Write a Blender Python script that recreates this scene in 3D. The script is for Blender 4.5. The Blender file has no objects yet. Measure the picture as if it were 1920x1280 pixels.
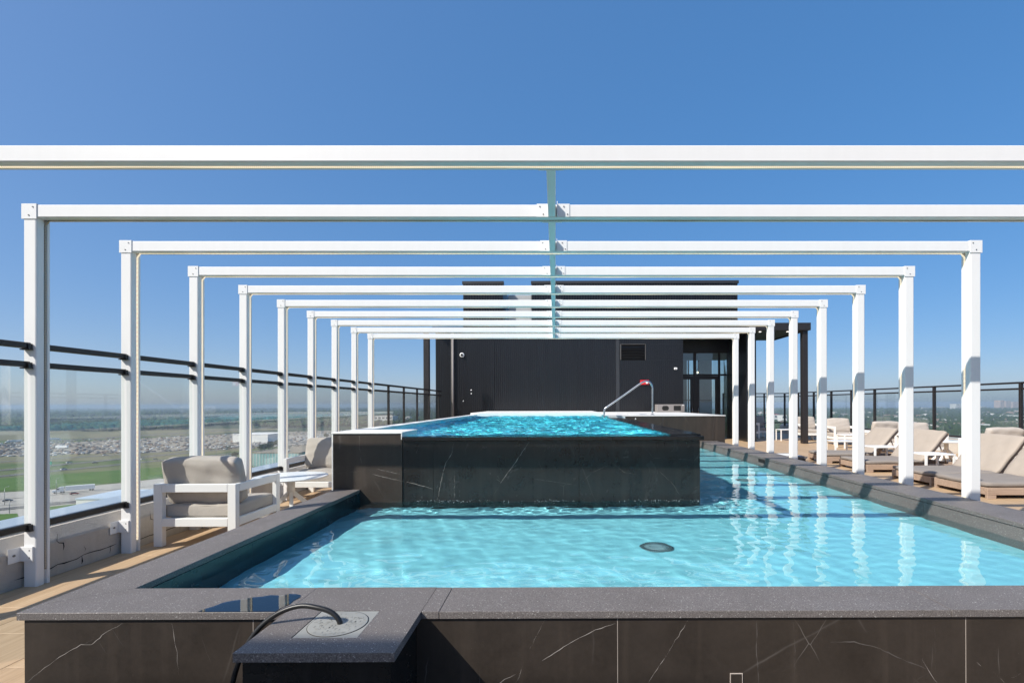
import bpy, bmesh, math, random
import numpy as np
from mathutils import Vector, Matrix

# ------------------------------------------------------------------ camera, sky, sun, exposure
sc = bpy.context.scene
EYE = 1.42
FPX = 930.0
SUN = Vector((1.27, 1.0, -1.45)).normalized()          # direction the light travels
cam_d = bpy.data.cameras.new('camera')
cam_d.sensor_width = 36.0
cam_d.lens = FPX / 1920 * 36
cam_d.shift_x = -81 / 1920
cam_d.shift_y = 117 / 1920
cam_d.clip_start = 0.05
cam_d.clip_end = 60000
cam = bpy.data.objects.new('camera', cam_d)
sc.collection.objects.link(cam)
cam.location = (0, 0, EYE)
cam.rotation_euler = (math.radians(90), math.radians(0.20), 0)
sc.camera = cam

world = bpy.data.worlds.new('World')
sc.world = world
world.use_nodes = True
wn = world.node_tree.nodes
wl = world.node_tree.links
wn.clear()
sky = wn.new('ShaderNodeTexSky')
sky.sky_type = 'NISHITA'
sky.sun_disc = False
sky.sun_elevation = math.asin(-SUN.z)
sky.sun_rotation = math.atan2(-SUN.x, -SUN.y) % (2 * math.pi)
sky.altitude = 60
sky.air_density = 0.62
sky.dust_density = 1.8
sky.ozone_density = 5.0
bg = wn.new('ShaderNodeBackground')
bg.inputs['Strength'].default_value = 0.15
wo = wn.new('ShaderNodeOutputWorld')
hs = wn.new('ShaderNodeHueSaturation')
hs.inputs['Hue'].default_value = 0.507
hs.inputs['Saturation'].default_value = 2.15
hs.inputs['Value'].default_value = 1.86
gm = wn.new('ShaderNodeGamma')          # hazy summer sky: softer zenith-to-horizon contrast
gm.inputs['Gamma'].default_value = 0.37
wl.new(sky.outputs[0], gm.inputs['Color'])
wl.new(gm.outputs[0], hs.inputs['Color'])
wl.new(hs.outputs[0], bg.inputs['Color'])
wl.new(bg.outputs[0], wo.inputs['Surface'])

sun_d = bpy.data.lights.new('sun', 'SUN')
sun_d.energy = 4.0
sun_d.angle = math.radians(0.53)
sun_d.color = (1.0, 0.95, 0.87)
sun = bpy.data.objects.new('sun', sun_d)
sc.collection.objects.link(sun)
sun.rotation_euler = SUN.to_track_quat('-Z', 'Y').to_euler()
sun.location = (-30, -25, 40)
sun_d.cycles.is_caustics_light = True

sc.view_settings.view_transform = 'Standard'
sc.view_settings.look = 'None'
sc.view_settings.gamma = 1.0
sc.view_settings.use_curve_mapping = False
sc.view_settings.exposure = 0.60
sc.render.engine = 'CYCLES'
cy = sc.cycles
cy.use_denoising = True
cy.max_bounces = 10
cy.diffuse_bounces = 4
cy.glossy_bounces = 4
cy.transmission_bounces = 6
cy.transparent_max_bounces = 24
cy.volume_bounces = 1
cy.sample_clamp_indirect = 6.0
cy.sample_clamp_direct = 0
cy.caustics_reflective = False
cy.caustics_refractive = True

random.seed(7)
rng = np.random.default_rng(7)
C = sc.collection
R = math.radians

# ------------------------------------------------------------------ materials
MATS = {}

def nt(name):
    m = bpy.data.materials.new(name)
    m.use_nodes = True
    n = m.node_tree.nodes
    n.clear()
    return m, n, m.node_tree.links

def sock(lk, inp, v):
    if hasattr(v, 'is_output') or isinstance(v, bpy.types.NodeSocket):
        lk.new(v, inp)
    elif isinstance(v, (tuple, list)) and len(v) == 3 and inp.type == 'RGBA':
        inp.default_value = (*v, 1)
    else:
        inp.default_value = v

class MT:
    """tiny node helper"""
    def __init__(s, name):
        s.m, s.n, s.l = nt(name)
        s.out = s.n.new('ShaderNodeOutputMaterial')
        MATS[name] = s.m
    def node(s, t, **kw):
        x = s.n.new(t)
        for k, v in kw.items():
            setattr(x, k, v)
        return x
    def pos(s):
        return s.node('ShaderNodeNewGeometry').outputs['Position']
    def objc(s):
        return s.node('ShaderNodeTexCoord').outputs['Object']
    def rand(s):
        return s.node('ShaderNodeObjectInfo').outputs['Random']
    def mapping(s, vec, scale=(1, 1, 1), loc=(0, 0, 0), rot=(0, 0, 0)):
        x = s.node('ShaderNodeMapping')
        s.l.new(vec, x.inputs[0])
        sock(s.l, x.inputs['Location'], loc)
        x.inputs['Rotation'].default_value = rot
        x.inputs['Scale'].default_value = scale
        return x.outputs[0]
    def noise(s, vec, scale, detail=3, rough=0.55, dist=0.0, col=False):
        x = s.node('ShaderNodeTexNoise')
        s.l.new(vec, x.inputs['Vector'])
        x.inputs['Scale'].default_value = scale
        x.inputs['Detail'].default_value = detail
        x.inputs['Roughness'].default_value = rough
        x.inputs['Distortion'].default_value = dist
        return x.outputs['Color' if col else 'Fac']
    def vor(s, vec, scale, feature='F1', out='Distance', rnd=1.0):
        x = s.node('ShaderNodeTexVoronoi', feature=feature)
        s.l.new(vec, x.inputs['Vector'])
        x.inputs['Scale'].default_value = scale
        x.inputs['Randomness'].default_value = rnd
        return x.outputs[out]
    def ramp(s, fac, stops, interp='LINEAR'):
        x = s.node('ShaderNodeValToRGB')
        s.l.new(fac, x.inputs[0])
        cr = x.color_ramp
        cr.interpolation = interp
        while len(cr.elements) < len(stops):
            cr.elements.new(0.5)
        for e, (p, c) in zip(cr.elements, stops):
            e.position = p
            e.color = (*c, 1) if isinstance(c, (tuple, list)) else (c, c, c, 1)
        return x.outputs['Color']
    def math(s, op, a, b=0.0, clamp=False):
        x = s.node('ShaderNodeMath', operation=op, use_clamp=clamp)
        sock(s.l, x.inputs[0], a)
        sock(s.l, x.inputs[1], b)
        return x.outputs[0]
    def mix(s, fac, a, b, mode='MIX'):
        x = s.node('ShaderNodeMix', data_type='RGBA', blend_type=mode)
        sock(s.l, x.inputs['Factor'], fac)
        sock(s.l, x.inputs[6], a)
        sock(s.l, x.inputs[7], b)
        return x.outputs[2]
    def sep(s, vec):
        x = s.node('ShaderNodeSeparateXYZ')
        s.l.new(vec, x.inputs[0])
        return x.outputs
    def bump(s, h, strength=0.3, dist=0.002):
        x = s.node('ShaderNodeBump')
        x.inputs['Strength'].default_value = strength
        x.inputs['Distance'].default_value = dist
        s.l.new(h, x.inputs['Height'])
        return x.outputs[0]
    def bsdf(s, color, rough=0.5, metal=0.0, bump=None, spec=0.5, **kw):
        b = s.node('ShaderNodeBsdfPrincipled')
        sock(s.l, b.inputs['Base Color'], color)
        sock(s.l, b.inputs['Roughness'], rough)
        sock(s.l, b.inputs['Metallic'], metal)
        b.inputs['Specular IOR Level'].default_value = spec
        if bump is not None:
            s.l.new(bump, b.inputs['Normal'])
        for k, v in kw.items():
            sock(s.l, b.inputs[k], v)
        s.l.new(b.outputs[0], s.out.inputs['Surface'])
        return b

def simple(name, col, rough=0.5, metal=0.0, spec=0.5, var=0.12, vscale=3.0, bumpscale=None, bumpstr=0.2):
    t = MT(name)
    p = t.pos()
    n = t.noise(p, vscale, 5, 0.6)
    c = t.mix(n, tuple(x * (1 - var) for x in col), tuple(min(1, x * (1 + var)) for x in col))
    r = t.math('ADD', t.math('MULTIPLY', n, 0.15), rough - 0.07)
    b = t.bump(t.noise(p, bumpscale, 4), bumpstr, 0.002) if bumpscale else None
    t.bsdf(c, r, metal, b, spec)
    return t.m

# powder-coated white aluminium with faint dust streaks
t = MT('white_paint')
p = t.pos()
st = t.noise(t.mapping(p, (14, 14, 0.7)), 1.0, 4, 0.6)
sp = t.noise(p, 2.2, 4, 0.6)
c = t.mix(t.math('MULTIPLY', st, sp), (0.80, 0.80, 0.79), (0.70, 0.695, 0.68))
t.bsdf(c, 0.38, 0, t.bump(t.noise(p, 260, 2), 0.05, 0.0005))
simple('white_furniture', (0.83, 0.815, 0.79), 0.42, var=0.04, bumpscale=300, bumpstr=0.06)
simple('table_white', (0.82, 0.82, 0.81), 0.32, var=0.03)
simple('dark_metal', (0.020, 0.017, 0.017), 0.42, 0.0, 0.5, 0.25, 5, 250, 0.08)
simple('bolt_steel', (0.22, 0.21, 0.20), 0.38, 0.9)
simple('steel', (0.62, 0.62, 0.62), 0.16, 1.0, var=0.05)
simple('black_rubber', (0.012, 0.012, 0.012), 0.4, var=0.2)
simple('crack_dark', (0.012, 0.010, 0.009), 0.9)
simple('lid_plastic', (0.27, 0.27, 0.25), 0.55, var=0.16, vscale=18, bumpscale=180, bumpstr=0.2)
simple('grout', (0.42, 0.36, 0.31), 0.85)
simple('red_plastic', (0.62, 0.015, 0.02), 0.35)
simple('white_plastic', (0.78, 0.78, 0.77), 0.35, var=0.03)
simple('unit_grey', (0.42, 0.43, 0.44), 0.5, var=0.12, vscale=4)
simple('vent_frame', (0.07, 0.065, 0.062), 0.5)
simple('box_grey', (0.22, 0.20, 0.19), 0.6)
simple('black_void', (0.006, 0.006, 0.006), 0.9)
simple('leaf_green', (0.16, 0.30, 0.02), 0.5, var=0.4, vscale=12)
simple('interior_grey', (0.34, 0.36, 0.37), 0.8)
simple('interior_floor', (0.10, 0.09, 0.08), 0.4)
simple('curtain', (0.34, 0.37, 0.17), 0.9)

# rope light, lit and unlit
def rope_mat(name, lit):
    t = MT(name)
    o = t.sep(t.node('ShaderNodeUVMap').outputs[0])
    s = t.math('SINE', t.math('MULTIPLY', o[0], 2 * math.pi))
    f = t.math('SMOOTH_MIN', t.math('MULTIPLY', t.math('ADD', s, 0.6), 1.6, True), 1.0)
    col = t.mix(f, (0.55, 0.45, 0.30), (0.80, 0.76, 0.66)) if lit else t.mix(f, (0.30, 0.26, 0.20), (0.48, 0.44, 0.36))
    b = t.bsdf(col, 0.25)
    if lit:
        b.inputs['Emission Color'].default_value = (1.0, 0.84, 0.60, 1)
        t.l.new(t.math('ADD', t.math('MULTIPLY', f, 0.85), 0.03), b.inputs['Emission Strength'])
rope_mat('rope_lit', True)
rope_mat('rope_unlit', False)

# speckled flamed granite coping
t = MT('granite')
p = t.pos()
n1 = t.noise(p, 190, 3, 0.7)
n2 = t.noise(p, 3.0, 5, 0.6)
v = t.vor(p, 260, out='Color')
vs = t.sep(v)
base = t.ramp(n1, [(0.28, (0.060, 0.052, 0.048)), (0.50, (0.150, 0.133, 0.124)), (0.72, (0.32, 0.288, 0.272))])
base = t.mix(t.ramp(vs[0], [(0.972, 0.0), (0.99, 0.8)]), base, (0.55, 0.53, 0.50))
base = t.mix(t.ramp(n2, [(0.35, 0.0), (0.75, 0.5)]), base, (0.62, 0.60, 0.58), 'MULTIPLY')
big = t.noise(p, 1.1, 4, 0.6)
base = t.mix(t.math('MULTIPLY', t.rand(), 0.25), base, (0.095, 0.085, 0.08))
t.bsdf(base, t.math('ADD', t.math('MULTIPLY', n2, 0.2), 0.5), 0, t.bump(n1, 0.5, 0.002))

# wet granite of the lower right coping's water side, same stone polished
# dark brown-black marble with pale veins; a second, glossier and blacker one for the weir
def marble(name, lo, hi, vein, rough, wet):
    t = MT(name)
    p0 = t.pos()
    r = t.rand()
    off = t.node('ShaderNodeCombineXYZ')
    for k, m in enumerate((17.0, 5.0, 11.0)):
        t.l.new(t.math('MULTIPLY', r, m), off.inputs[k])
    add = t.node('ShaderNodeVectorMath', operation='ADD')
    t.l.new(p0, add.inputs[0]); t.l.new(off.outputs[0], add.inputs[1])
    p = add.outputs[0]
    wob = t.noise(p, 1.3, 4, 0.6, 0.3, col=True)
    dm = t.node('ShaderNodeVectorMath', operation='SCALE')
    t.l.new(wob, dm.inputs[0]); dm.inputs['Scale'].default_value = 0.10
    ad2 = t.node('ShaderNodeVectorMath', operation='ADD')
    t.l.new(p, ad2.inputs[0]); t.l.new(dm.outputs[0], ad2.inputs[1])
    pv = t.mapping(ad2.outputs[0], (1.0, 1.0, 0.55), rot=(0.2, 0.5, 0.1))
    e1 = t.vor(pv, 1.15, 'DISTANCE_TO_EDGE')
    gate = t.ramp(t.noise(p, 2.1, 2, 0.5), [(0.54, 0.0), (0.68, 0.12)])
    v1 = t.math('MULTIPLY', t.ramp(e1, [(0.0, 1.0), (0.0016, 0.7), (0.0045, 0.0)]), gate)
    pw = t.mapping(ad2.outputs[0], (1.0, 1.0, 0.6), rot=(0.9, 0.3, 1.0), loc=(3, 7, 1))
    e2 = t.vor(pw, 2.3, 'DISTANCE_TO_EDGE')
    g2 = t.ramp(t.noise(p, 4.0, 2, 0.5), [(0.55, 0.0), (0.70, 0.30)])
    v2 = t.math('MULTIPLY', t.ramp(e2, [(0.0, 1.0), (0.003, 0.0)]), g2)
    fleck = t.math('MULTIPLY', t.ramp(t.vor(p, 60), [(0.0, 0.7), (0.09, 0.0)]), t.ramp(t.noise(p, 3.0, 2), [(0.62, 0.0), (0.72, 1.0)]))
    cloud = t.noise(p, 3.2, 6, 0.65, 0.6)
    fine = t.noise(p, 45, 4, 0.7)
    streak = t.noise(t.mapping(p0, (9, 9, 0.5)), 1.0, 4, 0.6)
    c = t.mix(t.ramp(cloud, [(0.30, 0.0), (0.75, 1.0)]), lo, hi)
    c = t.mix(t.math('MULTIPLY', fine, 0.45), c, tuple(x * 1.9 for x in hi), 'MIX')
    c = t.mix(t.ramp(streak, [(0.52, 0.0), (0.80, 0.35)]), c, tuple(x * 2.6 for x in hi))
    allv = t.math('MAXIMUM', t.math('MAXIMUM', v1, v2), fleck)
    c = t.mix(t.math('MULTIPLY', allv, vein), c, (0.50, 0.46, 0.42))
    t.bsdf(c, t.math('ADD', t.math('MULTIPLY', cloud, 0.22), rough), 0, t.bump(fine, 0.06, 0.001), 0.5)
marble('marble_brown', (0.017, 0.0132, 0.0102), (0.037, 0.0285, 0.022), 0.9, 0.30, False)
marble('marble_black', (0.006, 0.0058, 0.0055), (0.019, 0.0172, 0.015), 0.6, 0.14, True)

# wood-look deck tiles
t = MT('deck_tile')
p = t.pos()
r = t.rand()
off = t.node('ShaderNodeCombineXYZ')
t.l.new(t.math('MULTIPLY', r, 31.0), off.inputs[0]); t.l.new(t.math('MULTIPLY', r, 13.0), off.inputs[1])
add = t.node('ShaderNodeVectorMath', operation='ADD')
t.l.new(p, add.inputs[0]); t.l.new(off.outputs[0], add.inputs[1])
g1 = t.noise(t.mapping(add.outputs[0], (22, 1.1, 1)), 1.0, 6, 0.65, 0.6)
g2 = t.noise(t.mapping(add.outputs[0], (95, 3.5, 1)), 1.0, 3, 0.6)
c = t.ramp(g1, [(0.25, (0.38, 0.255, 0.145)), (0.5, (0.54, 0.38, 0.225)), (0.75, (0.64, 0.475, 0.30))])
c = t.mix(t.math('MULTIPLY', g2, 0.45), c, (0.27, 0.17, 0.09), 'MIX')
c = t.mix(t.math('MULTIPLY', r, 0.22), c, (0.36, 0.25, 0.15))
t.bsdf(c, 0.55, 0, t.bump(g2, 0.12, 0.001))
simple('deck_joint', (0.09, 0.065, 0.045), 0.9)

# rough stucco
t = MT('stucco')
p = t.pos()
n = t.noise(p, 55, 6, 0.8)
d = t.noise(p, 2.4, 6, 0.65)
ds = t.noise(t.mapping(p, (7, 7, 0.8)), 1.0, 4, 0.6)
c = t.mix(t.ramp(d, [(0.3, 0.0), (0.75, 1.0)]), (0.52, 0.465, 0.40), (0.61, 0.565, 0.505))
c = t.mix(t.ramp(ds, [(0.5, 0.0), (0.85, 0.5)]), c, (0.33, 0.30, 0.265))
t.bsdf(c, 0.9, 0, t.bump(n, 1.0, 0.012), 0.3)

# woven outdoor cushion fabric
def fabric(name, col):
    t = MT(name)
    o = t.pos()
    w1 = t.noise(t.mapping(o, (420, 420, 60)), 1.0, 2)
    w2 = t.noise(o, 6, 5, 0.6)
    c = t.mix(w1, tuple(x * 0.80 for x in col), tuple(x * 1.16 for x in col))
    c = t.mix(t.ramp(w2, [(0.35, 0.0), (0.8, 0.4)]), c, tuple(x * 0.75 for x in col))
    b = t.bsdf(c, 0.92, 0, t.bump(t.math('ADD', t.math('MULTIPLY', w1, 0.2), t.noise(o, 9, 4, 0.55)), 0.35, 0.012), 0.15)
fabric('cushion_fabric', (0.47, 0.42, 0.37))
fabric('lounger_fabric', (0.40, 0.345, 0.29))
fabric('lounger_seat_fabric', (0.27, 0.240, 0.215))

# weathered teak
t = MT('teak')
p = t.pos()
g = t.noise(t.mapping(p, (2.0, 40, 40)), 1.0, 5, 0.6, 0.3)
g3 = t.noise(p, 2.5, 3)
c = t.ramp(g, [(0.25, (0.23, 0.145, 0.095)), (0.55, (0.40, 0.275, 0.19)), (0.8, (0.50, 0.37, 0.27))])
c = t.mix(t.math('MULTIPLY', g3, 0.5), c, (0.38, 0.32, 0.27))
t.bsdf(c, 0.65, 0, t.bump(g, 0.25, 0.002))

# black ribbed facade sheet
t = MT('cladding')
p = t.pos()
s1 = t.noise(t.mapping(p, (30, 30, 0.35)), 1.0, 5, 0.6)
s2 = t.noise(t.mapping(p, (5, 5, 0.3)), 1.0, 4, 0.6)
c = t.mix(t.math('MULTIPLY', s1, s2), (0.0058, 0.0060, 0.0075), (0.022, 0.021, 0.0225))
t.bsdf(c, 0.30, 0, None, 0.5)
simple('cladding_cap', (0.028, 0.030, 0.034), 0.45)

# pane glass: reflects by Fresnel, otherwise lets light through
def glass(name, tint, extra=0.0):
    t = MT(name)
    fr = t.node('ShaderNodeFresnel')
    back = t.node('ShaderNodeNewGeometry').outputs['Backfacing']
    t.l.new(t.math('SUBTRACT', 1.5, t.math('MULTIPLY', back, 1.5 - 1 / 1.5)), fr.inputs['IOR'])   # same reflectance leaving as entering
    tr = t.node('ShaderNodeBsdfTransparent'); tr.inputs[0].default_value = (*tint, 1)
    gl = t.node('ShaderNodeBsdfGlossy'); gl.inputs['Roughness'].default_value = 0.0
    mx = t.node('ShaderNodeMixShader')
    t.l.new(t.math('ADD', t.math('MULTIPLY', fr.outputs[0], 1.0), extra, True), mx.inputs[0])
    t.l.new(tr.outputs[0], mx.inputs[1]); t.l.new(gl.outputs[0], mx.inputs[2])
    t.l.new(mx.outputs[0], t.out.inputs['Surface'])
glass('pane_glass', (0.965, 0.985, 0.98), 0.012)
glass('door_glass', (0.75, 0.82, 0.82), 0.06)

# water
t = MT('water')
gl = t.node('ShaderNodeBsdfGlass')
gl.inputs['IOR'].default_value = 1.333
gl.inputs['Roughness'].default_value = 0.0
gl.inputs['Color'].default_value = (0.93, 0.985, 1.0, 1)
t.l.new(gl.outputs[0], t.out.inputs['Surface'])
t = MT('deep_water')
gl = t.node('ShaderNodeBsdfGlass')
gl.inputs['IOR'].default_value = 1.22
gl.inputs['Roughness'].default_value = 0.0
gl.inputs['Color'].default_value = (0.95, 1.0, 1.0, 1)
t.l.new(gl.outputs[0], t.out.inputs['Surface'])
# puddle film on the stone
t = MT('puddle_water')
fr = t.node('ShaderNodeFresnel'); fr.inputs['IOR'].default_value = 1.45
tr = t.node('ShaderNodeBsdfTransparent'); tr.inputs[0].default_value = (0.42, 0.42, 0.45, 1)
gl = t.node('ShaderNodeBsdfGlossy'); gl.inputs['Roughness'].default_value = 0.02
mx = t.node('ShaderNodeMixShader')
t.l.new(t.math('ADD', fr.outputs[0], 0.10, True), mx.inputs[0]); t.l.new(tr.outputs[0], mx.inputs[1]); t.l.new(gl.outputs[0], mx.inputs[2])
t.l.new(mx.outputs[0], t.out.inputs['Surface'])

# pool finishes
t = MT('pool_floor')
p = t.pos()
n = t.noise(p, 1.2, 4)
f = t.noise(p, 160, 2)
c = t.mix(n, (0.21, 0.64, 0.73), (0.25, 0.70, 0.78))
c = t.mix(t.math('MULTIPLY', f, 0.2), c, (0.40, 0.78, 0.86))
t.bsdf(c, 0.7)
t = MT('deep_floor')
p = t.pos()
n = t.noise(p, 1.2, 4)
t.bsdf(t.mix(n, (0.075, 0.69, 0.85), (0.10, 0.78, 0.92)), 0.6)
simple('pool_tile', (0.66, 0.76, 0.78), 0.3, var=0.08, vscale=5)
simple('pool_coping', (0.74, 0.73, 0.70), 0.5, var=0.08, vscale=4, bumpscale=120)
simple('dark_pool_tile', (0.010, 0.030, 0.036), 0.25, var=0.35, vscale=4)

simple('stone_vein', (0.36, 0.325, 0.29), 0.5, var=0.35, vscale=40)
simple('stone_vein_faint', (0.10, 0.088, 0.078), 0.5, var=0.35, vscale=30)
simple('pale_blue_roof', (0.48, 0.56, 0.64), 0.6, var=0.1, vscale=0.1)

t = MT('droplet'); t.bsdf((0.75, 0.85, 0.88), 0.15)

# ------------------------------------------------------------------ geometry helpers
def link(o, parent=None):
    C.objects.link(o)
    if parent is not None:
        o.parent = parent
    return o

def mesh_from(bm, name, mat, smooth=False):
    me = bpy.data.meshes.new(name)
    bm.normal_update()
    bm.to_mesh(me)
    bm.free()
    if mat:
        me.materials.append(MATS[mat])
    if smooth:
        me.polygons.foreach_set('use_smooth', [True] * len(me.polygons))
    return me

def obj(name, me, parent=None, loc=(0, 0, 0), rz=0.0):
    o = bpy.data.objects.new(name, me)
    o.location = loc
    o.rotation_euler = (0, 0, rz)
    return link(o, parent)

def tag(o, label=None, cat=None, group=None, kind=None):
    if label: o['label'] = label
    if cat: o['category'] = cat
    if group: o['group'] = group
    if kind: o['kind'] = kind
    return o

def thing(name, label, cat, loc=(0, 0, 0), rz=0.0, group=None):
    o = bpy.data.objects.new(name, None)
    o.empty_display_size = 0.2
    o.location = loc
    o.rotation_euler = (0, 0, rz)
    link(o)
    return tag(o, label, cat, group)

def copy_tree(o, parent=None):
    c = o.copy()
    link(c)
    c.parent = parent
    for ch in list(o.children):
        copy_tree(ch, c)
    return c

def bx(bm, x0, x1, y0, y1, z0, z1, bev=0.0, seg=1, mtx=None):
    """a box (optionally chamfered) added to bm"""
    b = bmesh.new()
    r = bmesh.ops.create_cube(b, size=1.0)
    for v in b.verts:
        v.co = Vector(((x0 + x1) / 2 + v.co.x * (x1 - x0), (y0 + y1) / 2 + v.co.y * (y1 - y0), (z0 + z1) / 2 + v.co.z * (z1 - z0)))
    if bev > 0:
        bmesh.ops.bevel(b, geom=list(b.edges), offset=bev, segments=seg, affect='EDGES', profile=0.5)
    if mtx is not None:
        b.transform(mtx)
    tmp = bpy.data.meshes.new('tmp')
    b.to_mesh(tmp); b.free()
    bm.from_mesh(tmp)
    bpy.data.meshes.remove(tmp)

def box_mesh(name, mat, x0, x1, y0, y1, z0, z1, bev=0.0, seg=1, mtx=None, smooth=False):
    bm = bmesh.new()
    bx(bm, x0, x1, y0, y1, z0, z1, bev, seg, mtx)
    return mesh_from(bm, name, mat, smooth)

def box(name, mat, x0, x1, y0, y1, z0, z1, parent=None, bev=0.0, seg=1, mtx=None):
    return obj(name, box_mesh(name, mat, x0, x1, y0, y1, z0, z1, bev, seg, mtx), parent)

def prism(bm, poly, axis, a, b):
    """poly: 2D points; axis 'x': points are (y,z); 'y': (x,z); 'z': (x,y); extruded a..b"""
    def mk(p, t):
        if axis == 'x': return (t, p[0], p[1])
        if axis == 'y': return (p[0], t, p[1])
        return (p[0], p[1], t)
    n = len(poly)
    va = [bm.verts.new(mk(p, a)) for p in poly]
    vb = [bm.verts.new(mk(p, b)) for p in poly]
    fs = [bm.faces.new(va), bm.faces.new(vb)]
    for i in range(n):
        fs.append(bm.faces.new((va[i], va[(i + 1) % n], vb[(i + 1) % n], vb[i])))
    bmesh.ops.recalc_face_normals(bm, faces=fs)

def tube(bm, pts, rad, sides=10, cap=True, uvlay=None, uvscale=1.0):
    """sweep a circle along pts; rad may be a list"""
    pts = [Vector(p) for p in pts]
    n = len(pts)
    rads = rad if isinstance(rad, (list, tuple)) else [rad] * n
    tang = []
    for i in range(n):
        a = pts[max(i - 1, 0)]; b = pts[min(i + 1, n - 1)]
        tang.append((b - a).normalized())
    up = Vector((0, 0, 1)) if abs(tang[0].z) < 0.9 else Vector((1, 0, 0))
    rings = []
    nrm = (up - tang[0] * up.dot(tang[0])).normalized()
    for i in range(n):
        nrm = (nrm - tang[i] * nrm.dot(tang[i])).normalized()
        bi = tang[i].cross(nrm)
        rings.append([bm.verts.new(pts[i] + (nrm * math.cos(2 * math.pi * k / sides) + bi * math.sin(2 * math.pi * k / sides)) * rads[i]) for k in range(sides)])
    s = 0.0
    for i in range(n - 1):
        ds = (pts[i + 1] - pts[i]).length
        for k in range(sides):
            f = bm.faces.new((rings[i][k], rings[i][(k + 1) % sides], rings[i + 1][(k + 1) % sides], rings[i + 1][k]))
            f.smooth = True
            if uvlay is not None:
                for lp, (uu, vv) in zip(f.loops, ((s, k), (s, k + 1), (s + ds, k + 1), (s + ds, k))):
                    lp[uvlay].uv = (uu * uvscale, vv / sides)
        s += ds
    if cap:
        bm.faces.new(list(reversed(rings[0])))
        bm.faces.new(rings[-1])

def smooth_path(pts, per=8):
    P = [Vector(p) for p in pts]
    out = []
    for i in range(len(P) - 1):
        p0 = P[max(i - 1, 0)]; p1 = P[i]; p2 = P[i + 1]; p3 = P[min(i + 2, len(P) - 1)]
        for k in range(per):
            t = k / per
            out.append(0.5 * ((2 * p1) + (p2 - p0) * t + (2 * p0 - 5 * p1 + 4 * p2 - p3) * t * t + (3 * p1 - p0 - 3 * p2 + p3) * t ** 3))
    out.append(P[-1])
    return out

def lathe(bm, prof, center=(0, 0), seg=32):
    rings = []
    for r, z in prof:
        rings.append([bm.verts.new((center[0] + r * math.cos(2 * math.pi * k / seg), center[1] + r * math.sin(2 * math.pi * k / seg), z)) for k in range(seg)])
    for i in range(len(prof) - 1):
        for k in range(seg):
            f = bm.faces.new((rings[i][k], rings[i][(k + 1) % seg], rings[i + 1][(k + 1) % seg], rings[i + 1][k]))
            f.smooth = True
    bm.faces.new(list(reversed(rings[0])))
    bm.faces.new(rings[-1])

def cushion_bm(w, d, h, puff=0.02, n=14, edge=0.035, seed=0):
    """soft box cushion centred at origin in x/y, bottom at 0, with wrinkles and a welt edge"""
    rs = np.random.default_rng(seed)
    bm = bmesh.new()
    bmesh.ops.create_cube(bm, size=1.0)
    bmesh.ops.subdivide_edges(bm, edges=list(bm.edges), cuts=n, use_grid_fill=True)
    ph = rs.uniform(0, 6.28, 8)
    for v in bm.verts:
        x, y, z = v.co.x * 2, v.co.y * 2, v.co.z * 2
        # superellipse rounding
        px, py, pz = abs(x), abs(y), abs(z)
        ex = 0.5 * w; ey = 0.5 * d; ez = 0.5 * h
        q = Vector((x * ex, y * ey, z * ez))
        inner = Vector((max(-ex + edge, min(ex - edge, q.x)), max(-ey + edge, min(ey - edge, q.y)), max(-ez + edge, min(ez - edge, q.z))))
        dv = q - inner
        if dv.length > 1e-6:
            q = inner + dv.normalized() * min(edge, max(abs(dv.x), abs(dv.y), abs(dv.z)))
        bul = puff * (1 - px ** 2.5) * (1 - py ** 2.5)
        q.z += bul * (1 if z > 0 else -0.4) * (pz)
        side = puff * 0.8
        q.x += math.copysign(side * (1 - py ** 3) * (1 - pz ** 2), x) * px ** 6
        q.y += math.copysign(side * (1 - px ** 3) * (1 - pz ** 2), y) * py ** 6
        wr = 0.004 * math.sin(7 * x + 3 * y + ph[0]) + 0.003 * math.sin(11 * y - 4 * x + ph[1]) + 0.002 * math.sin(19 * x + ph[2]) * math.cos(9 * z + ph[3])
        q.z += wr * pz
        q.x += wr * 0.5 * px; q.y += wr * 0.5 * py
        q.z += ez
        v.co = q
    for f in bm.faces:
        f.smooth = True
    return bm

# ------------------------------------------------------------------ levels
WZ = 0.36          # lower pool water
CZ = 0.50          # lower pool coping top
UZ = 1.07          # upper pool water
BT = 1.12          # upper block coping top
FY = 5.40          # front wall of the upper pool
FRAME_D = [0.9 * k for k in (3.335, 4.33, 5.30, 6.29, 7.29, 8.30, 9.30, 10.30, 11.30, 12.30)]
XL = -4.135        # post centre lines
XR = 4.040
PW = 0.105         # profile width
PD = 0.105         # profile depth
ZT = 2.985
ZB = 2.885
RX = 11.2          # right railing

# ------------------------------------------------------------------ roof deck with wood-look tiles
deck = tag(box('roof_deck', 'deck_joint', -4.60, RX + 0.5, -9.0, 25.2, -0.45, -0.008), kind='structure')
tile_me = box_mesh('tile', 'deck_tile', -0.2985, 0.2985, -0.5985, 0.5985, -0.010, 0.0, 0.0012)
def lay(x0, nx, y0, ny, skip):
    for i in range(nx):
        for j in range(ny):
            x = x0 + 0.6 * i + 0.3
            y = y0 + 1.2 * j + 0.6 - (0.4 * (i % 3))
            if not skip(x, y):
                obj('tile', tile_me, deck, (x, y, random.uniform(-0.0008, 0.0004)))
lay(-4.20, 3, -8.5, 23, lambda x, y: False)
lay(-2.40, 11, -8.5, 8, lambda x, y: y > 1.6)
lay(4.03, 12, 3.3, 18, lambda x, y: x < 5.2 and y < 8)
# narrow strip tiles beside the pool wall and the parapet
strip_me = box_mesh('tile', 'deck_tile', -0.08, 0.08, -0.5985, 0.5985, -0.010, 0.0, 0.0012)

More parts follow.
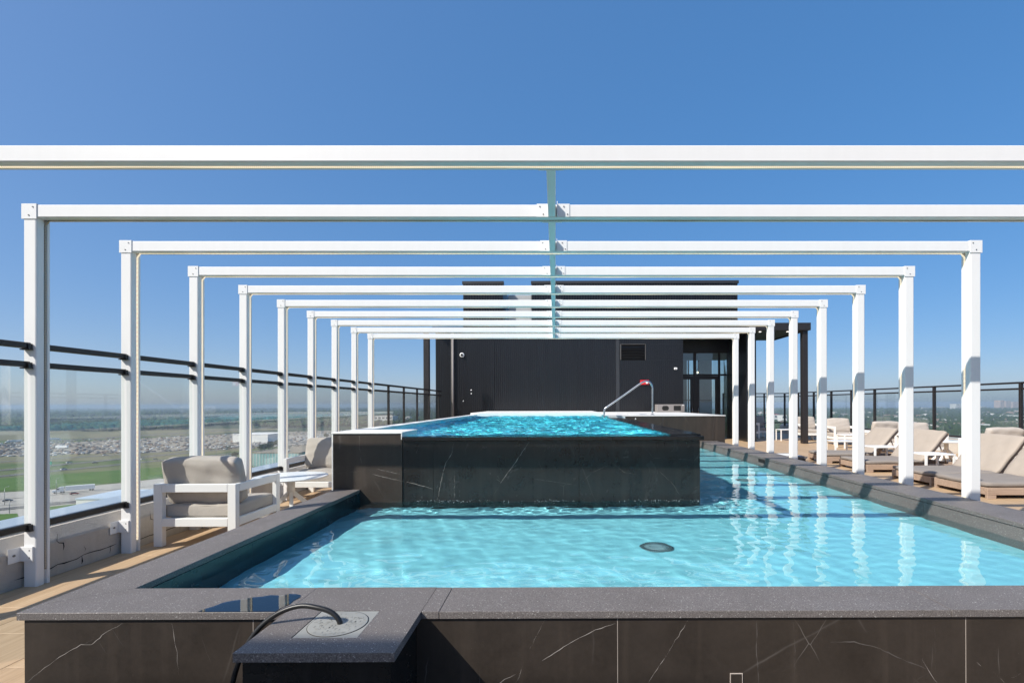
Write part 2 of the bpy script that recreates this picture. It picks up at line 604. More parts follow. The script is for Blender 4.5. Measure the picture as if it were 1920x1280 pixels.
# ------------------------------------------------------------------ parapets
def parapet(name, label, side, x_in, y0, y1):
    # side -1: wall lies at smaller x; +1: at larger x
    s = side
    t = thing(name, label, 'wall')
    bm = bmesh.new()
    prof = [(x_in, -0.40), (x_in, 0.275), (x_in + s * 0.012, 0.295), (x_in + s * 0.10, 0.385), (x_in + s * 0.40, 0.392), (x_in + s * 0.40, -0.40)]
    prism(bm, prof, 'y', y0, y1)
    obj('wall', mesh_from(bm, 'wall', 'stucco'), t)
    bm = bmesh.new()
    prof = [(x_in + s * 0.18, 0.394), (x_in + s * 0.18, 0.44), (x_in + s * 0.20, 0.45), (x_in + s * 0.44, 0.462), (x_in + s * 0.46, 0.42), (x_in + s * 0.44, 0.36), (x_in + s * 0.41, 0.394)]
    prism(bm, prof, 'y', y0, y1)
    obj('metal_coping', mesh_from(bm, 'metal_coping', 'metal_coping'), t)
    return t
simple('metal_coping', (0.50, 0.56, 0.62), 0.35, 0.3, var=0.06)
par_l = parapet('parapet_wall', 'low cracked beige stucco parapet wall behind the left posts', -1, -4.205, -9.0, 17.95)
par_r = parapet('parapet_wall', 'low parapet under the dark railing on the far right edge', 1, RX + 0.06, -9.0, 24.9)

# cracks in the left parapet (thin open joints in the stucco)
def crack(pts, wid):
    bm = bmesh.new()
    x = -4.2035
    n = len(pts)
    up = []; dn = []
    for i, (y, z) in enumerate(pts):
        k = wid * (0.4 + 0.9 * random.random()) * (0.25 if i in (0, n - 1) else 1)
        a = pts[max(i - 1, 0)]; b = pts[min(i + 1, n - 1)]
        d = Vector((b[0] - a[0], b[1] - a[1])).normalized()
        nx_, nz_ = -d.y, d.x
        up.append(bm.verts.new((x, y + nx_ * k, z + nz_ * k)))
        dn.append(bm.verts.new((x, y - nx_ * k, z - nz_ * k)))
    for i in range(n - 1):
        bm.faces.new((up[i], up[i + 1], dn[i + 1], dn[i]))
    obj('crack', mesh_from(bm, 'crack', 'crack_dark'), par_l)
def jag(y0, z0, y1, z1, n, amp):
    return [(y0 + (y1 - y0) * i / n, z0 + (z1 - z0) * i / n + random.uniform(-amp, amp)) for i in range(n + 1)]
crack(jag(2.6, 0.07, 3.75, 0.085, 14, 0.008), 0.004)
crack(jag(3.85, 0.065, 4.75, 0.10, 16, 0.010), 0.005)
crack(jag(4.95, 0.075, 7.1, 0.10, 24, 0.009), 0.004)
crack(jag(7.2, 0.07, 9.5, 0.10, 24, 0.009), 0.004)
crack([(4.40, 0.085), (4.405, 0.04), (4.398, 0.015)], 0.006)
crack([(4.68, 0.10), (4.682, 0.06), (4.675, 0.03)], 0.004)
crack([(3.66, 0.085), (3.665, 0.03), (3.66, 0.01)], 0.005)
crack([(4.185, 0.34), (4.18, 0.28), (4.20, 0.26), (4.235, 0.25), (4.24, 0.22), (4.235, 0.19)], 0.006)
crack([(5.14, 0.33), (5.15, 0.24), (5.20, 0.22), (5.19, 0.17), (5.20, 0.10)], 0.005)
crack([(4.42, 0.17), (4.435, 0.14), (4.425, 0.12)], 0.002)
crack([(5.55, 0.09), (5.552, 0.03)], 0.005)
crack([(6.05, 0.10), (6.052, 0.04)], 0.005)

# ------------------------------------------------------------------ railings
def rail_mesh(length, h, w, flange):
    bm = bmesh.new()
    bx(bm, -w / 2, w / 2, 0, length, 0, h, 0.006)
    if flange:
        bx(bm, -w / 2 - 0.006, w / 2 + 0.006, 0, length, h + 0.0005, h + 0.006)
    return mesh_from(bm, 'rail', 'dark_metal')

lr = thing('glass_railing', 'dark metal railing with glass panes between the white posts on the left', 'railing', (XL, 0, 0))
bays = [1.9] + FRAME_D
ZTR, ZMR, ZBR = 1.868, 1.722, 0.450
def bay(parent, y0, y1, pane=True, white=True):
    L = y1 - y0
    obj('top_rail', rail_mesh(L, 0.046, 0.055, False), parent, (0, y0, ZTR))
    obj('middle_rail', rail_mesh(L, 0.045, 0.040, False), parent, (0, y0, ZMR))
    obj('bottom_rail', rail_mesh(L, 0.050, 0.045, False), parent, (0, y0, ZBR))
    if pane:
        obj('glass_pane', box_mesh('glass_pane', 'pane_glass', -0.005, 0.005, y0 + 0.012, y1 - 0.012, ZBR + 0.052, ZMR - 0.002), parent)
    if white:
        # small end brackets where the rails meet the next post
        for z, h in ((ZTR, 0.046), (ZMR, 0.045), (ZBR, 0.05)):
            bm = bmesh.new()
            bx(bm, -0.036, 0.040, y1 - 0.034, y1 - 0.001, z - 0.012, z - 0.001, 0.002)
            bx(bm, 0.029, 0.036, y1 - 0.034, y1 - 0.001, z - 0.012, z + h * 0.8, 0.002)
            obj('rail_bracket', mesh_from(bm, 'rail_bracket', 'dark_metal'), parent)
for i in range(len(bays) - 1):
    ya = bays[i] + (PD + 0.002 if i else 0)
    bay(lr, ya, bays[i + 1] - 0.002)
# beyond the last frame: dark posts
posts_y = [12.30, 13.55, 14.85, 16.20, 17.55]
prev = FRAME_D[-1] + PD + 0.002
for py in posts_y:
    bay(lr, prev, py - 0.026, white=False)
    obj('rail_post', box_mesh('rail_post', 'dark_metal', -0.0245, 0.0245, py - 0.0245, py + 0.0245, 0.30, ZTR + 0.044, 0.003), lr)
    prev = py + 0.026
bay(lr, prev, 17.93, white=False)

rr = thing('glass_railing', 'black metal railing with glass panes along the far right edge of the deck', 'railing', (RX, 0, 0))
py = 5.10
prev = None
while py < 24.4:
    obj('rail_post', box_mesh('rail_post', 'dark_metal', -0.04, 0.04, py - 0.025, py + 0.025, 0.30, ZTR + 0.044, 0.003), rr)
    if prev is not None:
        bay(rr, prev + 0.027, py - 0.027, white=False)
    prev = py
    py += 1.365
REAR = prev
br = thing('glass_railing', 'black metal railing across the rear of the deck beside the dark building corner', 'railing', (0, REAR, 0))
def hbay(parent, x0, x1):
    for nm, z, h in (('top_rail', ZTR, 0.046), ('middle_rail', ZMR, 0.045), ('bottom_rail', ZBR, 0.05)):
        obj(nm, box_mesh(nm, 'dark_metal', x0, x1, -0.022, 0.022, z, z + h, 0.005), parent)
    obj('glass_pane', box_mesh('glass_pane', 'pane_glass', x0 + 0.012, x1 - 0.012, -0.005, 0.005, ZBR + 0.052, ZMR - 0.002), parent)
xs = [8.2, 9.2, 10.2, RX - 0.045]
for i, x in enumerate(xs[:-1]):
    obj('rail_post', box_mesh('rail_post', 'dark_metal', x - 0.03, x + 0.03, -0.03, 0.03, 0.0, ZTR + 0.044, 0.003), br)
    hbay(br, x + 0.032, xs[i + 1] - (0.032 if i < 2 else 0.0))

# ------------------------------------------------------------------ pergola frames
def post_profile(s):
    """profile in (x,y), s=+1: groove faces +x"""
    w = PW / 2
    ch = 0.010
    pts = [(-w * s, 0 + ch), (-(w - ch) * s, 0), ((w - ch) * s, 0), (w * s - s * 0.003, 0.003), (w * s, ch), (w * s, 0.058),
           ((w - 0.022) * s, 0.060), ((w - 0.022) * s, 0.084), (w * s, 0.086), (w * s, PD), (-w * s, PD)]
    return pts
def beam_profile():
    ch = 0.006
    # (y,z)
    return [(0, ZB + ch), (ch, ZB), (0.058, ZB), (0.060, ZB + 0.02), (0.084, ZB + 0.02), (0.086, ZB), (PD, ZB), (PD, ZT), (ch, ZT), (0, ZT - ch)]

frame_meshes = {}
bm = bmesh.new(); prism(bm, post_profile(1), 'z', -0.03, ZB - 0.001); frame_meshes['pl'] = mesh_from(bm, 'post', 'white_paint')
bm = bmesh.new(); prism(bm, post_profile(-1), 'z', -0.03, ZB - 0.001); frame_meshes['pr'] = mesh_from(bm, 'post', 'white_paint')
bm = bmesh.new(); prism(bm, beam_profile(), 'x', XL - PW / 2 + 0.001, XR + PW / 2 - 0.001); frame_meshes['beam'] = mesh_from(bm, 'beam', 'white_paint')
bm = bmesh.new()
bx(bm, -0.060, 0.060, -0.006, -0.0005, ZB - 0.014, ZT + 0.006, 0.0015)
bx(bm, -0.060, 0.060, -0.0004, PD + 0.005, ZT + 0.001, ZT + 0.006, 0.0015)
frame_meshes['corner'] = mesh_from(bm, 'corner_plate', 'white_paint')
bm = bmesh.new(); tube(bm, [(0, -0.010, 0), (0, -0.006, 0)], 0.0052, 8); frame_meshes['bolt'] = mesh_from(bm, 'bolt', 'bolt_steel')
# angle brackets either side of the spine
SPX0, SPX1 = -0.050, 0.008
bm = bmesh.new()
bx(bm, SPX0 - 0.100, SPX0 - 0.0005, -0.005, -0.0005, ZB + 0.001, ZT + 0.004, 0.001)
bx(bm, SPX0 - 0.0055, SPX0 - 0.0005, -0.055, -0.0055, ZB + 0.004, ZT + 0.004, 0.001)
frame_meshes['angl'] = mesh_from(bm, 'angle_bracket', 'white_paint')
bm = bmesh.new()
bx(bm, SPX1 + 0.0005, SPX1 + 0.100, -0.005, -0.0005, ZB + 0.001, ZT + 0.004, 0.001)
bx(bm, SPX1 + 0.0005, SPX1 + 0.0055, -0.055, -0.0055, ZB + 0.004, ZT + 0.004, 0.001)
frame_meshes['angr'] = mesh_from(bm, 'angle_bracket', 'white_paint')
# wall bracket: z-bent plate from the stucco wall to the post front
bm = bmesh.new()
bx(bm, -0.065, -0.0675 + 0.006, -0.098, -0.012, 0.188, 0.302, 0.001)       # leg lying on the wall
bx(bm, -0.0615, 0.036, -0.013, -0.0075 + 0.0065, 0.188, 0.302, 0.001)
frame_meshes['wbr'] = mesh_from(bm, 'wall_bracket', 'white_paint')
bm = bmesh.new(); tube(bm, [(-0.061, 0, 0), (-0.055, 0, 0)], 0.009, 8); frame_meshes['bolt_wall'] = mesh_from(bm, 'bolt', 'bolt_steel')

def rope_mesh(name, mat, pts, sag=True):
    bm = bmesh.new()
    uv = bm.loops.layers.uv.new('UVMap')
    pts = [Vector(p) for p in pts]
    dense = []
    for a, b in zip(pts[:-1], pts[1:]):
        L = (b - a).length
        n = max(2, int(L / 0.02))
        for k in range(n):
            dense.append(a.lerp(b, k / n))
    dense.append(pts[-1])
    ph = random.uniform(0, 6)
    out = []
    for p in dense:
        if p.z > ZB - 0.03:
            p = p + Vector((0, 0, 0.0015 * math.sin(p.x * 2.6 + ph) + 0.0015 * math.sin(p.x * 6.1 + 2 * ph)))
        else:
            p = p + Vector((0.0015 * math.sin(p.z * 5 + ph), 0, 0))
        out.append(p)
    tube(bm, out, 0.0065, 8, True, uv, 1 / 0.0125)
    return mesh_from(bm, name, mat)

ordinal = ['first', 'second', 'third', 'fourth', 'fifth', 'sixth', 'seventh', 'eighth', 'ninth', 'tenth']
yc = 0.073
XLi = XL + PW / 2 - 0.004
XRi = XR - PW / 2 + 0.004
for i, D in enumerate(FRAME_D):
    lab = {0: 'nearest white pergola frame, only its long crossbeam showing below the sky',
           1: 'second white pergola frame from the front, its rope light switched off',
           9: 'farthest white pergola frame, closest to the black building'}.get(
           i, f'{ordinal[i]} white pergola frame counted from the front, warm rope light inside')
    t = thing('pergola_frame', lab, 'pergola frame', (0, D, 0), 0, 'white pergola frames over the pools')
    t.rotation_euler = (0, R(0.20), 0)          # the frames lean by a fifth of a degree
    obj('post', frame_meshes['pl'], t, (XL, 0, 0))
    obj('post', frame_meshes['pr'], t, (XR, 0, 0))
    obj('beam', frame_meshes['beam'], t)
    for X in (XL, XR):
        cpl = obj('corner_plate', frame_meshes['corner'], t, (X, 0, 0))
        s = 1 if X < 0 else -1
        for dx, dz in ((0.032 * s, 2.965), (0.0, 2.900)):
            obj('bolt', frame_meshes['bolt'], cpl, (dx, 0, dz))
    if i > 0:
        for key, s, xx in (('angl', -1, SPX0), ('angr', 1, SPX1)):
            a = obj('angle_bracket', frame_meshes[key], t)
            for dx, dz in ((0.055 + 0.02 * (s < 0), 2.966), (0.083 - 0.035 * (s < 0), 2.906)):
                obj('bolt', frame_meshes['bolt'], a, (xx + s * dx, 0.001, dz))
    w = obj('wall_bracket', frame_meshes['wbr'], t, (XL, 0, 0))
    obj('bolt', frame_meshes['bolt_wall'], w, (0, -0.058, 0.245))
    for dz in (0.217, 0.273):
        obj('bolt', frame_meshes['bolt'], w, (0.012, -0.0045, dz))
    lit = i != 1
    rp = [(XLi, yc, 0.10), (XLi, yc, ZB - 0.04), (XLi + 0.035, yc, ZB + 0.003), (XRi - 0.035, yc, ZB + 0.003), (XRi, yc, ZB - 0.04), (XRi, yc, 0.10)]
    obj('rope_light', rope_mesh('rope_light', 'rope_lit' if lit else 'rope_unlit', rp), t)

sp = thing('spine_beam', 'white beam running lengthwise overhead, joining the pergola frames at the middle', 'beam', (0, 0, 0))
for a, b in zip(FRAME_D[:-1], FRAME_D[1:]):
    obj('beam_segment', box_mesh('beam_segment', 'white_paint', SPX0, SPX1, a + PD + 0.001, b - 0.001, ZB + 0.002, ZT - 0.003, 0.004), sp)
    obj('end_plate', box_mesh('end_plate', 'white_paint', SPX0 - 0.05, SPX1 + 0.05, a + PD + 0.0006, a + PD + 0.006, ZB - 0.002, ZT - 0.006, 0.001), sp).location = (0, 0.0006, 0)

# ------------------------------------------------------------------ lower wading pool
LX0, LX1, LY0, LY1 = -2.12, 3.545, 2.50, 12.20      # inner edges of the coping
OX0, OX1, OY0 = -2.40, 3.97, 2.205                  # outer edges
FZ = 0.09
SKX0, SKX1, SKY0 = -1.20, -0.60, 1.84               # skimmer block footprint
lp = thing('wading_pool', 'shallow lower pool with grey granite coping and brown marble front wall', 'pool')
def recv(o):
    o.cycles.is_caustics_receiver = True
    return o
recv(box('floor', 'pool_floor', LX0 - 0.2, LX1 + 0.2, LY0 - 0.2, LY1 + 0.1, -0.05, FZ, lp))
# front wall: marble panels on a grout-coloured backing
box('wall_core', 'grout', OX0 + 0.03, OX1 - 0.02, 2.2265, 2.485, 0.0, 0.462, lp)
jx = [OX0 + 0.022, -1.354, 0.275, 1.832, 3.40, OX1 - 0.012]
for a, b in zip(jx[:-1], jx[1:]):
    segs = [(a, b)]
    if a < SKX0 < b:
        segs = [(a, b)]
    for (u, v) in segs:
        obj('marble_panel', box_mesh('marble_panel', 'marble_brown', u + 0.0016, v - 0.0016, 2.217, 2.2260, 0.0, 0.4605, 0.0008), lp)
for gx in jx[1:-1]:
    obj('grout_line', box_mesh('grout_line', 'grout', gx - 0.0012, gx + 0.0012, 2.2172, 2.2262, 0.0, 0.4604), lp)
# left outer wall panels
yy = 2.2280
while yy < FY - 0.2:
    e = min(yy + 1.2, FY - 0.012)
    obj('marble_panel', box_mesh('marble_panel', 'marble_brown', OX0 + 0.022, OX0 + 0.0295, yy, e - 0.003, 0.0, 0.4605, 0.0008), lp)
    yy = e
box('wall_core', 'grout', OX0 + 0.030, LX0 - 0.012, 2.486, FY - 0.02, 0.0, 0.462, lp)
box('wall_core', 'grout', LX1 + 0.022, OX1 - 0.02, 2.486, LY1 + 0.01, 0.0, 0.462, lp)
# inner faces
yy = 2.494
while yy < FY - 0.05:
    e = min(yy + 0.98, FY - 0.004)
    recv(obj('dark_tile', box_mesh('dark_tile', 'dark_pool_tile', LX0 - 0.0115, LX0 - 0.004, yy + 0.001, e - 0.001, 0.0, 0.4615, 0.0008), lp))
    yy = e
xx = LX0
while xx < LX1 - 0.05:
    e = min(xx + 0.98, LX1)
    recv(obj('dark_tile', box_mesh('dark_tile', 'dark_pool_tile', xx + 0.001, e - 0.001, 2.486, 2.4935, 0.0, 0.4615, 0.0008), lp))
    xx = e
yy = 2.494
while yy < LY1 - 0.05:
    e = min(yy + 1.15, LY1 - 0.002)
    recv(obj('stone_lining', box_mesh('stone_lining', 'granite', LX1 + 0.008, LX1 + 0.0215, yy + 0.002, e - 0.002, 0.0, 0.4615, 0.0015), lp))
    yy = e
# granite coping slabs, each its own piece
def slab(x0, x1, y0, y1, parent=lp, z1=CZ, h=0.034):
    return obj('coping_slab', box_mesh('coping_slab', 'granite', x0 + 0.0009, x1 - 0.0009, y0 + 0.0009, y1 - 0.0009, z1 - h, z1 - random.uniform(0, 0.0012), 0.0022, 2), parent)
fx = [OX0 + 0.0, -1.20]
# mitred left corner slab (front) and the rest of the front row
def poly_slab(pts, parent=lp, z1=CZ, h=0.034):
    bm = bmesh.new()
    prism(bm, pts, 'z', z1 - h, z1 - 0.0004)
    bmesh.ops.bevel(bm, geom=list(bm.edges), offset=0.002, segments=1, affect='EDGES')
    return obj('coping_slab', mesh_from(bm, 'coping_slab', 'granite'), parent)
poly_slab([(OX0, OY0), (SKX0 - 0.001, OY0), (SKX0 - 0.001, LY0), (LX0, LY0), (OX0, LY0 - 0.21)])
for a, b in ((-0.60, -0.52), (-0.52, 1.76), (1.76, OX1)):
    slab(a, b, OY0, LY0)
poly_slab([(OX0, LY0 - 0.2085), (LX0, LY0 + 0.0015), (LX0, 3.55), (OX0, 3.55)])
for a, b in ((3.55, 4.75), (4.75, FY - 0.010)):
    slab(OX0, LX0, a, b)
yy = LY0
for e in (3.7, 4.9, 6.1, 7.3, 8.5, 9.7, 10.9, LY1 - 0.006):
    slab(LX1, OX1, yy, e)
    yy = e
# slot of the skimmer in the right coping and the small ledge behind it
box('skimmer_slot', 'black_void', LX1 + 0.0055, LX1 + 0.0075, 8.42, 8.68, 0.395, 0.455, lp)
led = slab(OX1, 4.33, 8.52, 9.16)
box('ledge_body', 'marble_brown', OX1 - 0.01, 4.31, 8.54, 9.14, 0.0, 0.4655, lp)
obj('skimmer_lid', box_mesh('skimmer_lid', 'pool_coping', 4.03, 4.28, 8.62, 9.05, CZ + 0.0005, CZ + 0.005, 0.002), lp)
# small outlined hatch low on the front wall
bm = bmesh.new()
hx0, hx1, hz1 = 0.776, 0.833, 0.217
bx(bm, hx0, hx0 + 0.004, 2.2120, 2.2165, 0.05, hz1, 0.001)
bx(bm, hx1 - 0.004, hx1, 2.2120, 2.2165, 0.05, hz1, 0.001)
bx(bm, hx0 + 0.0042, hx1 - 0.0042, 2.2120, 2.2165, hz1 - 0.004, hz1, 0.001)
ht = obj('hatch_frame', mesh_from(bm, 'hatch_frame', 'grout'), lp)
obj('hatch_panel', box_mesh('hatch_panel', 'marble_brown', hx0 + 0.005, hx1 - 0.005, 2.2105, 2.2165, 0.05, hz1 - 0.0045, 0.001), ht)
# floor drains
def drain(x, y, label):
    t = thing('floor_drain', label, 'drain', (x, y, FZ), 0, 'drains on the pool floor')
    bm = bmesh.new()
    lathe(bm, [(0.090, 0.001), (0.132, 0.001), (0.134, 0.006), (0.124, 0.012), (0.100, 0.016), (0.090, 0.014)], seg=48)
    recv(obj('rim', mesh_from(bm, 'rim', 'drain_rim'), t))
    bm = bmesh.new()
    for k in range(56):
        a = 2 * math.pi * k / 56
        bx(bm, 0.094, 0.128, -0.0026, 0.0026, 0.012, 0.0185, 0, 1, Matrix.Rotation(a, 4, 'Z'))
    recv(obj('grille', mesh_from(bm, 'grille', 'drain_grille'), t))
    bm = bmesh.new()
    lathe(bm, [(0.0892, 0.001), (0.0892, 0.018), (0.06, 0.021), (0.01, 0.022)], seg=40)
    recv(obj('dome', mesh_from(bm, 'dome', 'drain_rim'), t))
    bm = bmesh.new(); lathe(bm, [(0.006, 0.020), (0.006, 0.0235), (0.002, 0.024)], seg=10)
    sm = mesh_from(bm, 'screw', 'drain_grille')
    for sx in (-0.05, 0.05):
        obj('screw', sm, t, (sx, 0, 0))
simple('drain_rim', (0.20, 0.33, 0.36), 0.5)
simple('drain_grille', (0.045, 0.075, 0.085), 0.6)
drain(0.80, 3.94, 'round grey slotted drain on the pale blue floor of the near pool')
drain(2.72, 7.15, 'small far drain on the floor beside the raised pool, among the post reflections')

# ------------------------------------------------------------------ skimmer block in front
sk = thing('skimmer_box', 'black stone box projecting from the pool front, with grey lid and hose', 'skimmer', (SKX0, SKY0, 0))
def sko(name, mat, x0, x1, y0, y1, z0, z1, bev=0.0, parent=None):
    return obj(name, box_mesh(name, mat, x0 - SKX0, x1 - SKX0, y0 - SKY0, y1 - SKY0, z0, z1, bev), parent or sk)
sko('body', 'marble_black', SKX0 + 0.022, SKX1 - 0.022, SKY0 + 0.022, 2.2155, 0.0, 0.4655, 0.001)
lx0, lx1, ly0, ly1 = -1.046, -0.787, 1.962, 2.217
# cap made of four granite strips around the lid
for (a, b, c, d) in ((SKX0, SKX1, SKY0, ly0 - 0.002), (SKX0, lx0 - 0.002, ly0 - 0.002, ly1 + 0.002), (lx1 + 0.002, SKX1, ly0 - 0.002, ly1 + 0.002), (SKX0, SKX1, ly1 + 0.002, LY0)):
    bm = bmesh.new()
    bx(bm, a - SKX0, b - SKX0, c - SKY0, d - SKY0, CZ - 0.034, CZ)
    obj('cap_slab', mesh_from(bm, 'cap_slab', 'granite'), sk)
sko('lid_frame', 'lid_plastic', lx0, lx1, ly0, ly1, CZ - 0.03, CZ - 0.0015, 0.0015)
bm = bmesh.new()
lc = ((lx0 + lx1) / 2 - SKX0, (ly0 + ly1) / 2 - SKY0)
lathe(bm, [(0.118, CZ - 0.0012), (0.118, CZ + 0.0006), (0.115, CZ + 0.001), (0.02, CZ + 0.001)], lc, 56)
lid = obj('round_lid', mesh_from(bm, 'round_lid', 'lid_plastic'), sk)
bm = bmesh.new()
for k in range(120):
    a = random.uniform(0, 2 * math.pi); r = 0.105 * math.sqrt(random.random())
    if r < 0.02: continue
    cx, cy_ = lc[0] + r * math.cos(a), lc[1] + r * math.sin(a)
    m = Matrix.Translation((cx, cy_, 0)) @ Matrix.Rotation(random.choice((0, math.pi / 2)), 4, 'Z')
    bx(bm, -0.006, 0.006, -0.002, 0.002, CZ + 0.0012, CZ + 0.0022, 0, 1, m)
tag(obj('tread_pattern', mesh_from(bm, 'tread_pattern', 'lid_plastic'), lid), kind='stuff')
bm = bmesh.new()
ring = [(lc[0] + 0.1195 * math.cos(k * math.pi / 28), lc[1] + 0.1195 * math.sin(k * math.pi / 28), CZ - 0.0006) for k in range(57)]
tube(bm, ring, 0.0012, 5, False)
obj('lid_seam', mesh_from(bm, 'lid_seam', 'crack_dark'), lid)

hp = smooth_path([(-0.905, 2.085, 0.475), (-0.912, 2.085, 0.515), (-0.945, 2.088, 0.547), (-1.00, 2.09, 0.565), (-1.075, 2.095, 0.572), (-1.15, 2.09, 0.553),
                  (-1.215, 2.08, 0.513), (-1.265, 2.065, 0.455), (-1.305, 2.05, 0.375), (-1.33, 2.04, 0.28), (-1.345, 2.03, 0.15), (-1.36, 2.00, 0.05), (-1.42, 1.95, 0.013), (-1.6, 1.8, 0.012)], 8)
bm = bmesh.new(); tube(bm, hp, 0.0105, 12)
tag(obj('hose', mesh_from(bm, 'hose', 'black_rubber')), 'black rubber hose arching out of the grey lid and over the box edge', 'hose')

# puddle on the coping
bm = bmesh.new()
pp = [(-1.60, 2.2085), (-1.585, 2.24), (-1.565, 2.27), (-1.55, 2.31), (-1.52, 2.335), (-1.49, 2.345), (-1.46, 2.37), (-1.41, 2.382), (-1.38, 2.40), (-1.33, 2.395), (-1.30, 2.415), (-1.26, 2.41), (-1.235, 2.40), (-1.222, 2.37), (-1.232, 2.33), (-1.228, 2.29), (-1.245, 2.25), (-1.25, 2.2085)]
vs = [bm.verts.new((x, y, 0)) for x, y in pp]
bm.faces.new(vs)
r = bmesh.ops.extrude_face_region(bm, geom=list(bm.faces))
for e in r['geom']:
    if isinstance(e, bmesh.types.BMVert): e.co.z += 0.0012
bmesh.ops.recalc_face_normals(bm, faces=list(bm.faces))
tag(obj('puddle', mesh_from(bm, 'puddle', 'puddle_water'), None, (0, 0, CZ + 0.0006)), 'shallow puddle reflecting blue sky on the grey coping beside the hose', 'puddle')

# ------------------------------------------------------------------ raised infinity pool
UX0, UX1 = -2.43, 1.574
up_ = thing('infinity_pool', 'raised pool with black marble walls and overflowing front edge', 'pool')
IX0, IX1, IY1 = -2.26, 1.27, 14.2
BX1 = -1.665
# front panels
box('wall_core', 'grout', UX0 + 0.02, UX1 - 0.02, FY + 0.012, FY + 0.10, 0.0, 1.028, up_)
obj('marble_panel', box_mesh('marble_panel', 'marble_brown', UX0 + 0.014, BX1, FY - 0.012, FY + 0.0115, 0.0, 1.085, 0.001), up_)
obj('shadow_joint', box_mesh('shadow_joint', 'dark_metal', UX0 + 0.014, BX1 - 0.006, FY - 0.006, FY + 0.0115, 1.0855, 1.1025), up_)
obj('edge_trim', box_mesh('edge_trim', 'pool_coping', UX0, UX0 + 0.0135, FY - 0.012, FY + 0.02, 0.0, 1.1025), up_)
pj = [BX1 + 0.001, -1.33, 0.256, UX1]
for a, b in zip(pj[:-1], pj[1:]):
    obj('marble_panel', box_mesh('marble_panel', 'marble_black', a + 0.0008, b - 0.0008, FY, FY + 0.0115, 0.0, 1.020, 0.0008), up_)
# right side panels of the raised pool
box('wall_core', 'grout', IX1 + 0.02, UX1 - 0.012, FY + 0.101, LY1 + 0.05, 0.0, 1.028, up_)
yy = FY + 0.012
while yy < LY1 - 0.05:
    e = min(yy + 1.6, LY1 - 0.003)
    recv(obj('marble_panel', box_mesh('marble_panel', 'marble_black', UX1 - 0.0115, UX1, yy + 0.0008, e - 0.0008, 0.0, 1.020, 0.0008), up_))
    yy = e
# left block
box('block_core', 'pool_tile', UX0 + 0.014, BX1 - 0.012, FY + 0.0125, 5.98, 0.0, 1.1025, up_)
obj('white_cap', box_mesh('white_cap', 'pool_coping', UX0 - 0.004, BX1 + 0.004, FY - 0.016, 6.0, 1.1035, BT, 0.002), up_)
obj('white_end', box_mesh('white_end', 'pool_coping', BX1 - 0.0115, BX1 + 0.001, FY - 0.013, 5.98, 1.04, 1.1025, 0.001), up_)
simple('weir_stone', (0.012, 0.0115, 0.0115), 0.18, var=0.35, vscale=30)
# weir cap pieces (black stone lip)
for a, b in ((BX1 + 0.003, -0.30), (-0.30, 0.62), (0.62, 1.612)):
    obj('weir_slab', box_mesh('weir_slab', 'weir_stone', a + 0.001, b - 0.001, FY - 0.038, FY + 0.09, 1.0285, 1.0665, 0.003), up_)
yy = FY + 0.0925
for e in (7.6, 9.2, 10.8, LY1 - 0.002):
    obj('weir_slab', box_mesh('weir_slab', 'weir_stone', IX1, 1.612, yy + 0.001, e - 0.001, 1.0285, 1.0840, 0.003), up_)
    yy = e
# inner shell
recv(box('inner_floor', 'deep_floor', IX0 - 0.05, IX1 + 0.25, FY + 0.05, IY1 + 0.3, 0.02, 0.58, up_))
def inner_tiles(axis, fixed, a, b, size, z0, z1, mat):
    u = a
    while u < b - 0.02:
        e = min(u + size, b)
        if axis == 'y':
            m = box_mesh('wall_tile', mat, fixed - 0.006, fixed, u + 0.0015, e - 0.0015, z0, z1, 0.001)
        else:
            m = box_mesh('wall_tile', mat, u + 0.0015, e - 0.0015, fixed, fixed + 0.006, z0, z1, 0.001)
        recv(obj('wall_tile', m, up_))
        u = e
recv(box('inner_wall', 'grout', UX0 + 0.03, IX0 - 0.007, 5.99, IY1 + 0.25, 0.0, 1.1025, up_))
inner_tiles('y', IX0, 6.0, IY1, 0.6, 0.95, 1.100, 'pool_tile')
recv(box('inner_wall', 'deep_floor', IX0 - 0.0065, IX0 - 0.003, 6.0, IY1, 0.10, 0.948, up_))
recv(box('inner_wall', 'deep_floor', IX1, IX1 + 0.019, FY + 0.10, LY1 + 0.04, 0.10, 1.028, up_))
recv(box('inner_wall', 'deep_floor', IX0, IX1, FY + 0.1005, FY + 0.12, 0.10, 1.028, up_))
inner_tiles('x', IY1, IX0, 1.75, 0.6, 0.95, 1.150, 'pool_tile')
recv(box('inner_wall', 'deep_floor', IX0, 1.75, IY1 + 0.001, IY1 + 0.005, 0.10, 0.948, up_))
yy = 6.001
while yy < IY1:
    e = min(yy + 1.2, IY1 + 0.25)
    obj('white_cap', box_mesh('white_cap', 'pool_coping', UX0 - 0.004, IX0 + 0.012, yy + 0.001, e - 0.001, 1.1035, BT, 0.002), up_)
    yy = e

# ------------------------------------------------------------------ terrace block behind the pools
TZ = 1.130
tr = thing('terrace_block', 'dark tiled raised terrace with pale top edge behind the pools', 'terrace')
TY = LY1
box('core', 'grout', 1.75, 4.165, TY + 0.012, 17.9, 0.0, TZ - 0.021, tr)
box('core', 'grout', UX0 + 0.03, 1.749, IY1 + 0.2505, 17.9, 0.0, TZ - 0.021, tr)
tj = [1.72, 2.65, 3.92, 4.18]
for a, b in zip(tj[:-1], tj[1:]):
    obj('marble_panel', box_mesh('marble_panel', 'marble_brown', a + 0.004, b - 0.004, TY, TY + 0.0115, 0.0, TZ - 0.022, 0.001), tr)
yy = TY + 0.012
while yy < 17.8:
    e = min(yy + 1.3, 17.89)
    obj('marble_panel', box_mesh('marble_panel', 'marble_brown', 4.1655, 4.180, yy + 0.002, e - 0.002, 0.0, TZ - 0.022, 0.001), tr)
    yy = e
